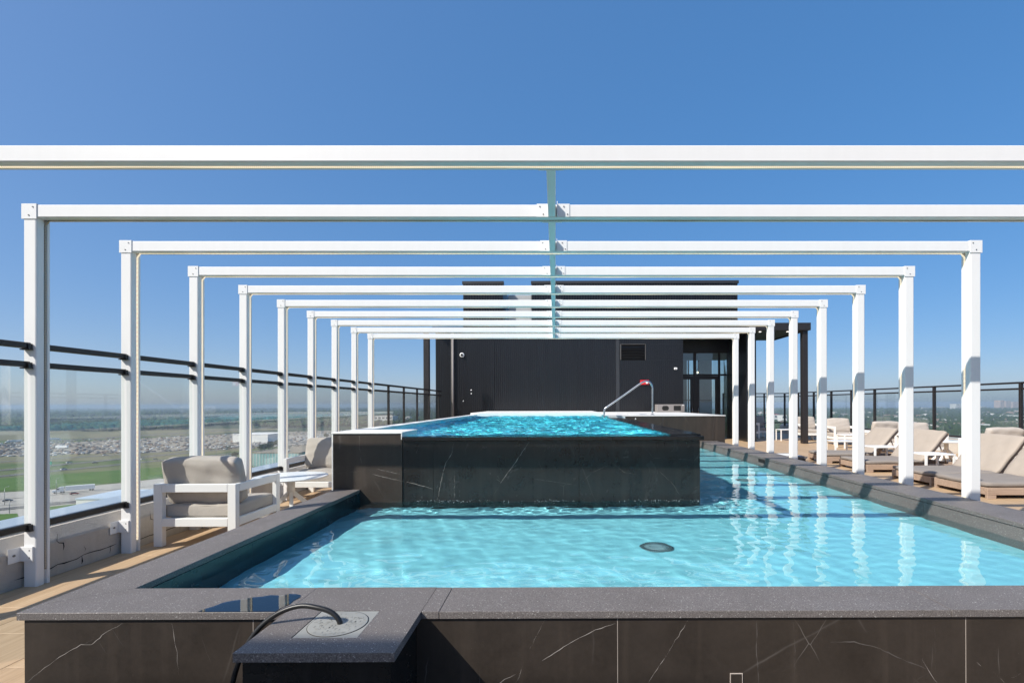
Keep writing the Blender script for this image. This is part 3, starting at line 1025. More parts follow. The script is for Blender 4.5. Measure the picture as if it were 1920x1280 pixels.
obj('step_end', box_mesh('step_end', 'pool_tile', 1.33, 1.722, TY - 0.001, TY + 0.35, 0.6, TZ - 0.022, 0.004), tr)
u = 1.31
for e in (2.25, 3.2, 4.19):
    yy = TY - 0.012
    for ey in (13.4, 14.6, 16.2, 17.9):
        obj('top_slab', box_mesh('top_slab', 'pool_coping', u + 0.001, e - 0.001, yy + 0.001, ey - 0.001, TZ - 0.0205, TZ, 0.002), tr)
        yy = ey
    u = e
u = UX0
for e in (-1.2, 0.05, 1.309):
    yy = IY1 + 0.007
    for ey in (15.4, 16.6, 17.9):
        obj('top_slab', box_mesh('top_slab', 'pool_coping', u + 0.001, e - 0.001, yy + 0.001, ey - 0.001, TZ + 0.0205, TZ + 0.041, 0.002), tr)
        yy = ey
    u = e
box('core', 'pool_tile', UX0, 1.309, IY1 + 0.0075, 17.9, TZ - 0.02, TZ + 0.02, tr)
# white mark on the block and access hatch on top
bm = bmesh.new()
prism(bm, [(1.955, 1.035), (1.995, 1.035), (1.975, 1.075)], 'y', TY - 0.003, TY - 0.0005)
obj('triangle_mark', mesh_from(bm, 'triangle_mark', 'white_plastic'), tr)
obj('hatch', box_mesh('hatch', 'white_plastic', 1.95, 2.42, 13.0, 14.3, TZ + 0.0005, TZ + 0.014, 0.003), tr)

# handrail
hr = thing('handrail', 'bent stainless steel handrail rising from the raised pool onto the terrace', 'handrail', (2.473, 12.62, TZ))
path = smooth_path([(1.247, 0, 0.80), (1.247, 0, 1.20), (1.252, 0, 1.27), (1.285, 0, 1.315), (1.345, 0, 1.357), (1.77, 0, 1.652), (2.16, 0, 1.925), (2.235, 0, 1.968), (2.317, 0, 1.992), (2.395, 0, 1.972), (2.45, 0, 1.91), (2.472, 0, 1.82), (2.473, 0, 1.70), (2.473, 0, 1.13)], 6)
bm = bmesh.new(); tube(bm, [Vector(p) - Vector((2.473, 0, TZ)) for p in path], 0.023, 14)
obj('tube', mesh_from(bm, 'tube', 'steel'), hr)
bm = bmesh.new(); lathe(bm, [(0.05, 0.001), (0.05, 0.01), (0.03, 0.018), (0.025, 0.018)], seg=20)
obj('base_flange', mesh_from(bm, 'base_flange', 'steel'), hr)

# ------------------------------------------------------------------ water surfaces
def waves(X, Y, seed, lo, hi, n, slope, dirbias):
    r = np.random.default_rng(seed)
    H = np.zeros_like(X)
    for k in range(n):
        lam = lo * (hi / lo) ** r.random()
        th = r.normal(dirbias, 0.75)
        kx, ky = 2 * math.pi / lam * math.cos(th), 2 * math.pi / lam * math.sin(th)
        a = slope * lam / (2 * math.pi) / math.sqrt(n / 2) * (lam / hi) ** 0.25
        ph = r.uniform(0, 6.28)
        wx, wy = r.uniform(0.3, 0.9, 2)
        warp = 0.9 * np.sin(X * wx * 2.1 + ph) + 0.9 * np.sin(Y * wy * 1.7 + 2 * ph)
        env = 0.65 + 0.35 * np.sin(X * wx + ph * 3) * np.sin(Y * wy + ph * 5)
        H += a * env * np.sin(kx * X + ky * Y + ph + warp)
    return H

def water_obj(x0, x1, y0, y1, z, step, hfun, mask, label_name, mat='water'):
    nx = int((x1 - x0) / step) + 1
    ny = int((y1 - y0) / step) + 1
    xs = np.linspace(x0, x1, nx); ys = np.linspace(y0, y1, ny)
    X, Y = np.meshgrid(xs, ys)
    H = hfun(X, Y)
    co = np.stack([X, Y, z + H], -1).reshape(-1, 3)
    idx = np.arange(nx * ny).reshape(ny, nx)
    q = np.stack([idx[:-1, :-1], idx[:-1, 1:], idx[1:, 1:], idx[1:, :-1]], -1).reshape(-1, 4)
    cx = ((X[:-1, :-1] + X[1:, 1:]) / 2).ravel(); cyy = ((Y[:-1, :-1] + Y[1:, 1:]) / 2).ravel()
    q = q[~mask(cx, cyy)]
    used = np.unique(q)
    remap = np.full(nx * ny, -1); remap[used] = np.arange(len(used))
    me = bpy.data.meshes.new(label_name)
    me.from_pydata(co[used].tolist(), [], remap[q].tolist())
    me.polygons.foreach_set('use_smooth', [True] * len(me.polygons))
    me.materials.append(MATS[mat])
    o = obj(label_name, me)
    o.cycles.is_caustics_caster = True
    return tag(o, kind='structure')

def h_low(X, Y):
    base = waves(X, Y, 3, 0.30, 1.1, 26, 0.042, math.pi / 2)
    fine = waves(X, Y, 5, 0.07, 0.22, 36, 0.055, math.pi / 2 - 0.3)
    near = np.exp(-np.clip(FY - Y, 0, 9) / 0.45) * (X < 1.9) * (Y < FY + 0.3)
    side = np.exp(-np.clip(X - UX1, 0, 9) / 0.55) * (Y > FY - 0.4)
    calm = 0.55 + 0.45 / (1 + np.exp((X - 1.6) * 2.0))
    spill = waves(X, Y, 9, 0.06, 0.16, 30, 0.20, math.pi / 2)
    return base * calm + fine * (0.35 + 0.65 * calm) * 0.8 + spill * (0.9 * near + 0.8 * side)
water_obj(LX0 - 0.006, LX1 + 0.010, LY0 - 0.008, LY1 + 0.002, WZ, 0.022, h_low,
          lambda x, y: (x < UX1 - 0.03) & (y > FY + 0.035), 'water')
def h_up(X, Y):
    f = np.clip((Y - FY) / 0.4, 0.0, 1)
    f = f * (0.35 + 0.65 * np.clip((1.30 - X) / 0.25, 0, 1))
    return (waves(X, Y, 13, 0.22, 0.55, 26, 0.25, math.pi / 2 + 0.4) + waves(X, Y, 15, 0.09, 0.20, 30, 0.23, math.pi / 2)) * f
water_obj(IX0 - 0.004, 1.335, FY - 0.03, IY1 + 0.001, UZ + 0.002, 0.028, h_up,
          lambda x, y: ((x < BX1 + 0.004) & (y < 5.99)) | ((x > 1.275) & (y > FY + 0.09) & (y < LY1)), 'water', 'deep_water')

# ------------------------------------------------------------------ pale veins set in the marble faces (flush inlays of the stone's own pattern)
def vein(pts, y, wid, parent, faint=False, dash=0.0, seed=0):
    """pts in (x,z) on the wall plane y; jittered, tapering thin strip"""
    rs = random.Random(seed + int(pts[0][0] * 1000))
    P = []
    for (a, b) in zip(pts[:-1], pts[1:]):
        n = max(2, int(math.hypot(b[0] - a[0], b[1] - a[1]) / 0.02))
        for k in range(n):
            f = k / n
            P.append((a[0] + (b[0] - a[0]) * f, a[1] + (b[1] - a[1]) * f))
    P.append(pts[-1])
    n = len(P)
    bm = bmesh.new()
    prev = None
    for i, (x, z) in enumerate(P):
        a = P[max(i - 1, 0)]; b = P[min(i + 1, n - 1)]
        d = Vector((b[0] - a[0], b[1] - a[1])).normalized()
        w = wid * rs.uniform(0.35, 1.25) * min(1.0, 0.25 + 4 * min(i, n - 1 - i) / n)
        if rs.random() < dash: w *= 0.12            # the vein almost fades out here
        jx, jz = rs.uniform(-0.0022, 0.0022), rs.uniform(-0.0022, 0.0022)
        cur = (bm.verts.new((x + jx - d.y * w, y, z + jz + d.x * w)), bm.verts.new((x + jx + d.y * w, y, z + jz - d.x * w)))
        if prev:
            bm.faces.new((prev[0], prev[1], cur[1], cur[0]))
        prev = cur
    bmesh.ops.recalc_face_normals(bm, faces=list(bm.faces))
    return obj('vein', mesh_from(bm, 'vein', 'stone_vein_faint' if faint else 'stone_vein'), parent)
def pv_(pxs, D):
    return [((x - 1041) * D / FPX, EYE - (y - (757 - (x - 1041) * 0.0035)) * D / FPX) for x, y in pxs]
for k, (pxs, wid, faint, dash) in enumerate([
    ([(47, 1279), (75, 1257), (100, 1238), (120, 1225), (150, 1208), (170, 1207), (180, 1200), (190, 1190), (210, 1178), (228, 1168)], 0.0011, False, 0.05),
    ([(203, 1170), (213, 1184), (230, 1212), (240, 1220)], 0.0007, True, 0.1),
    ([(180, 1194), (150, 1209)], 0.0005, True, 0.2), ([(321, 1168), (325, 1195), (330, 1222), (333, 1265)], 0.0009, False, 0.45),
    ([(375, 1185), (383, 1215), (393, 1240)], 0.0005, True, 0.3), ([(183, 1200), (197, 1225)], 0.0005, True, 0.2),
    ([(1020, 1160), (1010, 1180), (1000, 1198), (992, 1215)], 0.0009, False, 0.5),
    ([(1153, 1168), (1115, 1180), (1085, 1195), (1063, 1207), (1040, 1222), (1015, 1238)], 0.0014, False, 0.03),
    ([(965, 1263), (945, 1273), (930, 1282)], 0.0009, False, 0.1), ([(978, 1248), (975, 1258), (966, 1280)], 0.0006, False, 0.5),
    ([(1290, 1160), (1270, 1192), (1255, 1215), (1240, 1240), (1225, 1262), (1212, 1280)], 0.0010, False, 0.35),
    ([(1555, 1203), (1600, 1203), (1640, 1212), (1690, 1235), (1735, 1253)], 0.0022, True, 0.02),
    ([(1727, 1235), (1745, 1265), (1758, 1282)], 0.0008, False, 0.15), ([(1487, 1165), (1489, 1220), (1488, 1270)], 0.0008, True, 0.3),
    ([(1418, 1162), (1417, 1225), (1421, 1282)], 0.0018, True, 0.1), ([(1751, 1165), (1753, 1260)], 0.0006, True, 0.3),
    ([(1860, 1257), (1885, 1282)], 0.0006, False, 0.3), ([(1895, 1270), (1912, 1262)], 0.0008, False, 0.3), ([(1830, 1240), (1838, 1249)], 0.0006, False, 0.2)]):
    vein(pv_(pxs, 2.2164), 2.2166, wid, lp, faint, dash, k)
for k, (pxs, wid, faint, dash) in enumerate([
    ([(850, 831), (847, 850), (835, 868), (826, 905), (820, 936)], 0.0017, False, 0.15), ([(992, 828), (965, 868), (938, 905)], 0.0017, False, 0.12),
    ([(787, 830), (780, 850)], 0.0012, True, 0.1), ([(852, 883), (851, 934)], 0.0012, False, 0.4), ([(930, 898), (940, 904)], 0.001, True, 0.1),
    ([(762, 903), (790, 910), (812, 916)], 0.0018, False, 0.05), ([(1000, 897), (1040, 903), (1080, 909)], 0.0012, True, 0.4),
    ([(1148, 868), (1170, 885), (1196, 890)], 0.0012, True, 0.3), ([(1233, 880), (1262, 908), (1275, 930)], 0.0012, True, 0.2), ([(1090, 905), (1110, 885), (1140, 872)], 0.0012, True, 0.3),
    ([(1205, 835), (1225, 858), (1300, 862)], 0.0012, True, 0.4)]):
    vein(pv_(pxs, FY), FY - 0.0006, wid, up_, faint, dash, 40 + k)
for k, (pxs, wid) in enumerate([([(697, 888), (728, 896), (756, 902)], 0.0018), ([(706, 878), (716, 881), (752, 889)], 0.0012)]):
    vein(pv_(pxs, FY - 0.012), FY - 0.0126, wid, up_, False, 0.1, 70 + k)
for k, pxs in enumerate([[(1233, 798), (1242, 790)], [(1226, 803), (1240, 792)]]):
    vein(pv_(pxs, TY), TY - 0.0006, 0.004, tr, True, 0.0, 80 + k)

# fine splash where the overflow runs into the lower pool
sb = bmesh.new()
clus = [random.random() for _ in range(9)]
for k in range(120):
    x = BX1 + 0.05 + (UX1 - BX1 - 0.08) * min(1, max(0, random.choice(clus) + random.gauss(0, 0.045)))
    y = FY - 0.006 - 0.05 * random.random() ** 2
    r_ = random.uniform(0.001, 0.0034)
    bmesh.ops.create_icosphere(sb, subdivisions=1, radius=r_, matrix=Matrix.Translation((x, y, WZ + random.uniform(0.0, 0.022))))
tag(obj('splash_drops', mesh_from(sb, 'splash_drops', 'droplet', True)), 'sparkling splash drops along the waterline under the overflowing edge', 'splash', kind='stuff')

# ------------------------------------------------------------------ black rooftop building
BY = 18.0
bd = thing('rooftop_building', 'black ribbed metal clad rooftop building behind the pools', 'building', (0, BY, 0))
def ribbed(x0, x1, z0, z1, y, pitch=0.075, depth=0.008, gap=0.008):
    """vertical ribbed sheet facing -y, one mesh with real ribs"""
    bm = bmesh.new()
    bx(bm, x0, x1, y + depth, y + depth + 0.05, z0, z1)
    n = max(1, int(round((x1 - x0) / pitch)))
    p = (x1 - x0) / n
    for i in range(n):
        a = x0 + i * p + gap / 2; b = x0 + (i + 1) * p - gap / 2
        prism(bm, [(a, y + depth + 0.002), (a + 0.003, y), (b - 0.003, y), (b, y + depth + 0.002)], 'z', z0, z1)
    return mesh_from(bm, 'cladding_sheet', 'cladding')
WTOP = 4.12
# cladding sheets between seams
vx0, vx1, vz0, vz1 = 2.40, 3.27, 3.00, 3.56
cs = [(-3.76, -2.2), (-2.2, -0.65), (-0.65, 0.80), (0.80, 2.20)]
for a, b in cs:
    obj('cladding_sheet', ribbed(a + 0.002, b - 0.002, 0.0, WTOP, 0.0), bd)
obj('cladding_sheet', ribbed(2.342, 4.648, 0.0, vz0 - 0.01, 0.0), bd)
obj('cladding_sheet', ribbed(2.342, 4.648, vz1 + 0.01, WTOP, 0.0), bd)
obj('cladding_sheet', ribbed(vx1 + 0.02, 4.648, vz0 - 0.008, vz1 + 0.008, 0.0), bd)
obj('seam_post', box_mesh('seam_post', 'cladding_cap', 2.203, 2.339, -0.02, 0.06, 0.0, WTOP, 0.004), bd)
obj('cladding_sheet', ribbed(-4.42, -3.80, 0.0, WTOP - 0.02, 0.35), bd)
obj('corner_trim', box_mesh('corner_trim', 'cladding_cap', -3.798, -3.764, -0.012, 0.40, 0.0, WTOP, 0.003), bd)
obj('roof_cap', box_mesh('roof_cap', 'cladding_cap', -4.45, 4.70, -0.04, 0.20, WTOP + 0.001, WTOP + 0.10, 0.006), bd)
obj('core', box_mesh('core', 'cladding_cap', -4.42, 4.64, 0.45, 6.0, 0.0, WTOP - 0.04), bd)
obj('return_wall', box_mesh('return_wall', 'cladding', 4.60, 4.660, 0.08, 2.30, 0.0, WTOP - 0.01), bd)
bm = bmesh.new(); tube(bm, [(-3.70, -0.06, 0.0), (-3.70, -0.06, WTOP)], 0.045, 12)
obj('downpipe', mesh_from(bm, 'downpipe', 'box_grey'), bd)
# louvre vent
bm = bmesh.new()
bx(bm, vx0 - 0.04, vx0, -0.02, 0.05, vz0 - 0.04 + 0.045, vz1, 0.002)
bx(bm, vx1, vx1 + 0.025, -0.02, 0.05, vz0 - 0.004, vz1, 0.002)
bx(bm, vx0 - 0.04, vx1 + 0.025, -0.02, 0.05, vz1 + 0.0005, vz1 + 0.022, 0.002)
vt = obj('louvre_vent', mesh_from(bm, 'louvre_vent', 'vent_frame'), bd)
obj('vent_back', box_mesh('vent_back', 'black_void', vx0, vx1, 0.10, 0.12, vz0, vz1), vt)
sl_me = box_mesh('slat', 'cladding', vx0 + 0.001, vx1 - 0.001, -0.03, 0.03, -0.003, 0.003, 0, 1, None)
for k in range(10):
    o = obj('slat', sl_me, vt, (0, 0.03, vz0 + 0.028 + k * 0.056))
    o.rotation_euler = (R(38), 0, 0)
# paint chips
for (x, z, w, h) in ((-3.075, 1.915, 0.05, 0.05), (-3.06, 1.78, 0.03, 0.06), (-3.35, 1.52, 0.03, 0.05)):
    bm = bmesh.new()
    prism(bm, [(x, z), (x + w, z + h * 0.1), (x + w * 0.8, z + h), (x + w * 0.2, z + h * 0.7)], 'y', -0.004, -0.0008)
    obj('paint_chip', mesh_from(bm, 'paint_chip', 'white_plastic'), bd)
# glazed entrance at the back of the recess
GY = 2.25
def mull(x0, x1, z0, z1, nm='mullion', y0=GY - 0.04, y1=GY + 0.04):
    return obj(nm, box_mesh(nm, 'dark_metal', x0, x1, y0, y1, z0, z1, 0.004), bd)
obj('bulkhead', box_mesh('bulkhead', 'cladding', 4.665, 7.05, GY - 0.03, GY + 0.03, 3.562, WTOP - 0.02), bd)
mull(4.67, 5.64, 3.47, 3.56, 'head_frame'); mull(5.64, 7.05, 3.47, 3.56, 'head_frame')
mull(5.645, 5.755, 0.0, 3.468); mull(6.66, 6.735, 0.0, 3.468); mull(4.67, 4.73, 0.0, 3.468)
mull(4.732, 5.643, 2.545, 2.615, 'transom'); mull(5.757, 6.658, 2.545, 2.615, 'transom'); mull(6.737, 7.05, 2.545, 2.615, 'transom')
def pane(x0, x1, z0, z1):
    obj('glass_pane', box_mesh('glass_pane', 'door_glass', x0, x1, GY - 0.004, GY + 0.004, z0, z1), bd)
pane(4.732, 5.643, 2.617, 3.468); pane(5.757, 6.658, 2.617, 3.468); pane(6.737, 7.05, 2.617, 3.468); pane(6.737, 7.05, 0.05, 2.543)
for (a, b) in ((4.735, 5.640), (5.760, 6.655)):
    bm = bmesh.new()
    st = 0.125
    bx(bm, a, a + st, GY - 0.025, GY + 0.025, 0.02, 2.54, 0.004)
    bx(bm, b - st, b, GY - 0.025, GY + 0.025, 0.02, 2.54, 0.004)
    bx(bm, a + st + 0.0005, b - st - 0.0005, GY - 0.025, GY + 0.025, 2.40, 2.54, 0.004)
    bx(bm, a + st + 0.0005, b - st - 0.0005, GY - 0.025, GY + 0.025, 0.02, 0.22, 0.004)
    dr = obj('door', mesh_from(bm, 'door', 'dark_metal'), bd)
    obj('door_pane', box_mesh('door_pane', 'door_glass', a + st, b - st, GY - 0.004, GY + 0.004, 0.22, 2.40), dr)
    bm = bmesh.new(); hx = b - 0.06 if a < 5 else a + 0.06
    tube(bm, [(hx, GY - 0.03, 1.30), (hx, GY - 0.07, 1.30), (hx, GY - 0.07, 0.95), (hx, GY - 0.03, 0.95)], 0.012, 8)
    obj('handle', mesh_from(bm, 'handle', 'steel'), dr)
# right pier of the recess
obj('pier', box_mesh('pier', 'cladding', 7.055, 7.42, 0.30, 2.40, 0.0, WTOP - 0.02, 0.004), bd)
# interior of the lobby
obj('lobby_floor', box_mesh('lobby_floor', 'interior_floor', 4.66, 8.2, GY + 0.05, 6.0, -0.02, 0.004), bd)
obj('lobby_ceiling', box_mesh('lobby_ceiling', 'interior_grey', 4.66, 8.2, GY + 0.05, 6.0, 3.50, 3.60), bd)
obj('lobby_wall', box_mesh('lobby_wall', 'interior_grey', 4.662, 4.70, GY + 0.06, 6.0, 0.005, 3.49), bd)
for a, b in ((4.71, 5.7), (6.1, 6.35), (6.95, 7.55)):
    obj('lobby_wall', box_mesh('lobby_wall', 'interior_grey', a, b, 5.9, 6.0, 0.005, 3.49), bd)
for x in (5.75, 6.06, 6.42, 6.9):
    obj('rear_mullion', box_mesh('rear_mullion', 'dark_metal', x - 0.025, x + 0.025, 5.85, 5.95, 0.0, 3.49), bd)
obj('rear_rail', box_mesh('rear_rail', 'dark_metal', 4.7, 7.5, 5.82, 5.845, 1.55, 1.60), bd)
bm = bmesh.new()
for k in range(7):
    bx(bm, 6.93 + k * 0.02, 6.945 + k * 0.02, GY + 0.10 + 0.03 * (k % 2), GY + 0.13 + 0.03 * (k % 2), 0.02, 3.2 - 0.12 * k, 0.004)
obj('curtain', mesh_from(bm, 'curtain', 'curtain'), bd)
# pendant lamps inside (lit)
t = MT('lamp_glow'); b = t.bsdf((0.9, 0.85, 0.75), 0.3); b.inputs['Emission Color'].default_value = (1, 0.8, 0.55, 1); b.inputs['Emission Strength'].default_value = 3.0
for (x, y, z) in ((5.02, 3.4, 2.35), (6.15, 3.4, 2.75), (6.22, 3.8, 2.35)):
    p_ = thing('pendant_lamp', {2.75: 'upper small glowing pendant lamp seen through the glass above the door', 2.35: ('glowing pendant lamp behind the left door leaf' if x < 5.5 else 'glowing pendant lamp low behind the right door leaf')}[z], 'lamp', (x, BY + y, z), 0, 'pendant lamps in the lobby')
    bm = bmesh.new(); lathe(bm, [(0.005, -0.035), (0.03, -0.025), (0.04, 0.0), (0.03, 0.03), (0.012, 0.045)], seg=12)
    obj('bulb', mesh_from(bm, 'bulb', 'lamp_glow'), p_)
    bm = bmesh.new(); tube(bm, [(0, 0, 0.046), (0, 0, 3.49 - z)], 0.006, 6)
    obj('cord', mesh_from(bm, 'cord', 'dark_metal'), p_)
    bm = bmesh.new()
    for k in range(5):
        a = k * 2 * math.pi / 5
        tube(bm, [(0.0, 0, 0.16), (0.13 * math.cos(a), 0.13 * math.sin(a), -0.02), (0.05 * math.cos(a + 0.6), 0.05 * math.sin(a + 0.6), -0.14)], 0.005, 5)
    obj('wire_shade', mesh_from(bm, 'wire_shade', 'steel'), p_)
# canopy over the entrance
cn = thing('entrance_canopy', 'dark slatted canopy on a black post over the entrance', 'canopy', (8.8, 17.4, 0))
def cno(nm, mat, x0, x1, y0, y1, z0, z1, bev=0.0):
    return obj(nm, box_mesh(nm, mat, x0 - 8.8, x1 - 8.8, y0 - 17.4, y1 - 17.4, z0, z1, bev), cn)
cno('fascia', 'dark_metal', 4.70, 8.92, 17.28, 17.36, 3.96, 4.22, 0.006)
cno('fascia', 'dark_metal', 8.86, 8.92, 17.362, 20.5, 3.96, 4.22, 0.006)
cno('roof', 'cladding_cap', 4.71, 8.855, 17.365, 20.5, 4.13, 4.20)
sl = box_mesh('slat', 'dark_metal', 4.71 - 8.8, 8.855 - 8.8, -0.07, 0.07, 4.0, 4.06, 0.003)
for k in range(17):
    obj('slat', sl, cn, (0, 0.08 + k * 0.18, 0))
cno('post', 'dark_metal', 8.68, 8.86, 17.37, 17.57, 0.0, 3.995, 0.005)
t = MT('downlight'); b = t.bsdf((0.9, 0.9, 0.85), 0.3); b.inputs['Emission Color'].default_value = (1, 0.93, 0.8, 1); b.inputs['Emission Strength'].default_value = 2.0
bm = bmesh.new(); lathe(bm, [(0.04, 3.985), (0.04, 3.998), (0.03, 3.999)], seg=12)
dl = mesh_from(bm, 'downlight', 'downlight')
for x in (5.4, 6.4, 7.4, 8.4):
    for y in (17.9, 19.2):
        obj('downlight', dl, cn, (x - 8.8, y - 17.4, 0))
# plant rooms and unit on the roof
def roofblock(nm, label, x0, x1, y, ztop):
    t = thing(nm, label, 'plant room', ((x0 + x1) / 2, y, 4.0))
    me = ribbed(x0, x1, 0.0, ztop - 4.0 - 0.12, 0.0, 0.105, 0.03, 0.03)
    o = obj('cladding_sheet', me, t, (-(x0 + x1) / 2, 0, 0))
    obj('top_flashing', box_mesh('top_flashing', 'cladding_cap', x0 - 0.03, x1 + 0.03, -0.04, 0.2, ztop - 4.119, ztop - 4.0, 0.004), t, (-(x0 + x1) / 2, 0, 0))
    obj('core', box_mesh('core', 'cladding_cap', x0 + 0.01, x1 - 0.01, 0.09, 3.0, 0.0, ztop - 4.13), t, (-(x0 + x1) / 2, 0, 0))
roofblock('plant_room', 'narrow dark ribbed block on the roof, left of the gap', -3.70, -2.09, 20.0, 6.37)
roofblock('plant_room', 'wide dark ribbed block on the roof above the black wall', -0.93, 7.38, 20.0, 6.37)
hv = thing('rooftop_unit', 'pale grey ventilation unit between the two dark roof blocks', 'ventilation unit', (-1.45, 20.4, 4.0))
obj('casing', box_mesh('casing', 'unit_grey', -0.47, 0.50, 0, 1.2, 0.35, 1.90, 0.02), hv)
obj('base', box_mesh('base', 'box_grey', -0.40, 0.45, 0.05, 1.1, 0.0, 0.349), hv)
bm = bmesh.new(); tube(bm, [(-0.05, -0.012, 0.82), (-0.05, -0.001, 0.82)], 0.05, 14); obj('port', mesh_from(bm, 'port', 'black_void'), hv)
bm = bmesh.new(); tube(bm, [(0.18, -0.012, 0.80), (0.18, -0.001, 0.80)], 0.06, 14); obj('port', mesh_from(bm, 'port', 'black_void'), hv)
obj('grille', box_mesh('grille', 'black_void', 0.05, 0.48, -0.01, -0.001, 1.50, 1.54), hv)
# small things on the walls
def dome_camera(label, x, y, z, r):
    t = thing('security_camera', label, 'camera', (x, y, z), 0, 'dome cameras on the black walls')
    bm = bmesh.new(); lathe(bm, [(r, 0.0), (r, 0.05), (r * 0.85, 0.07), (r * 0.62, 0.072)], seg=20); bm.transform(Matrix.Rotation(R(90), 4, 'X'))
    obj('ring', mesh_from(bm, 'ring', 'white_plastic'), t)
    bm = bmesh.new(); lathe(bm, [(r * 0.61, 0.06), (r * 0.55, 0.09), (r * 0.3, 0.115), (0.01, 0.12)], seg=16); bm.transform(Matrix.Rotation(R(90), 4, 'X'))
    obj('dome', mesh_from(bm, 'dome', 'black_rubber'), t)
dome_camera('white dome camera high on the left of the black wall', -3.37, BY - 0.002, 3.20, 0.085)
dome_camera('white dome camera on the black pier right of the glass doors', 7.20, BY + 0.298, 3.02, 0.09)
t = thing('wall_sensor', 'small white box on the black wall left of the glass doors', 'sensor', (4.37, BY - 0.002, 2.69))
obj('housing', box_mesh('housing', 'white_plastic', -0.055, 0.055, -0.04, 0, -0.045, 0.035, 0.006), t)
obj('lens', box_mesh('lens', 'box_grey', -0.02, 0.02, -0.046, -0.0405, -0.03, 0.0, 0.002), t)
t = thing('alarm_horn', 'red alarm horn with white strobe on the black wall behind the handrail', 'alarm', (3.24, BY - 0.002, 2.19))
obj('housing', box_mesh('housing', 'red_plastic', -0.16, 0.16, -0.07, 0, -0.085, 0.085, 0.012), t)
obj('strobe', box_mesh('strobe', 'white_plastic', 0.04, 0.12, -0.10, -0.0705, -0.05, 0.03, 0.008), t)
t = thing('storage_box', 'grey box with a round and a square opening on the terrace', 'box', (3.90, 16.9, TZ))
obj('body', box_mesh('body', 'box_grey', -0.465, 0.465, -0.20, 0.20, 0, 0.262, 0.01), t)
bm = bmesh.new()
prism(bm, [(-0.19 + 0.075 * math.cos(a * math.pi / 8) + (0.04 if math.cos(a * math.pi / 8) > 0 else -0.04), 0.135 + 0.08 * math.sin(a * math.pi / 8)) for a in range(16)], 'y', -0.204, -0.2005)
obj('round_opening', mesh_from(bm, 'round_opening', 'black_void'), t)
obj('square_opening', box_mesh('square_opening', 'black_void', 0.09, 0.33, -0.204, -0.2005, 0.055, 0.215), t)
obj('sticker', box_mesh('sticker', 'white_plastic', 0.37, 0.44, -0.204, -0.2005, 0.22, 0.24), t)
t = thing('steel_column', 'slim black column standing at the left railing end', 'column', (-4.28, 16.55, 0.36))
obj('shaft', box_mesh('shaft', 'dark_metal', -0.09, 0.09, -0.09, 0.09, 0.012, 3.42, 0.005), t)
obj('base_plate', box_mesh('base_plate', 'dark_metal', -0.14, 0.14, -0.14, 0.14, 0.0, 0.0115), t)
# potted plant by the door
t = thing('potted_plant', 'bright green plant in a white pot just inside the left door', 'plant', (5.22, BY + GY + 0.5, 0.005))
bm = bmesh.new(); lathe(bm, [(0.10, 0), (0.15, 0.5), (0.14, 0.5), (0.12, 0.45)], seg=18); obj('pot', mesh_from(bm, 'pot', 'white_plastic'), t)
bm = bmesh.new()
for k in range(220):
    a = random.uniform(0, 6.28); r = 0.22 * random.random() ** 0.5; z = 0.75 + random.uniform(0, 0.65)
    c = Vector((r * math.cos(a), r * math.sin(a), z)); d = Vector((math.cos(a), math.sin(a), random.uniform(-.5, .8))) * 0.09; s = Vector((-math.sin(a), math.cos(a), 0)) * 0.03
    vs = [bm.verts.new(c), bm.verts.new(c + d * 0.5 + s), bm.verts.new(c + d), bm.verts.new(c + d * 0.5 - s)]
    bm.faces.new(vs)
obj('leaves', mesh_from(bm, 'leaves', 'leaf_green'), t)
bm = bmesh.new(); tube(bm, [(0, 0, 0.44), (0.02, 0, 0.8), (0, 0.02, 1.2)], 0.015, 6); obj('stem', mesh_from(bm, 'stem', 'teak'), t)

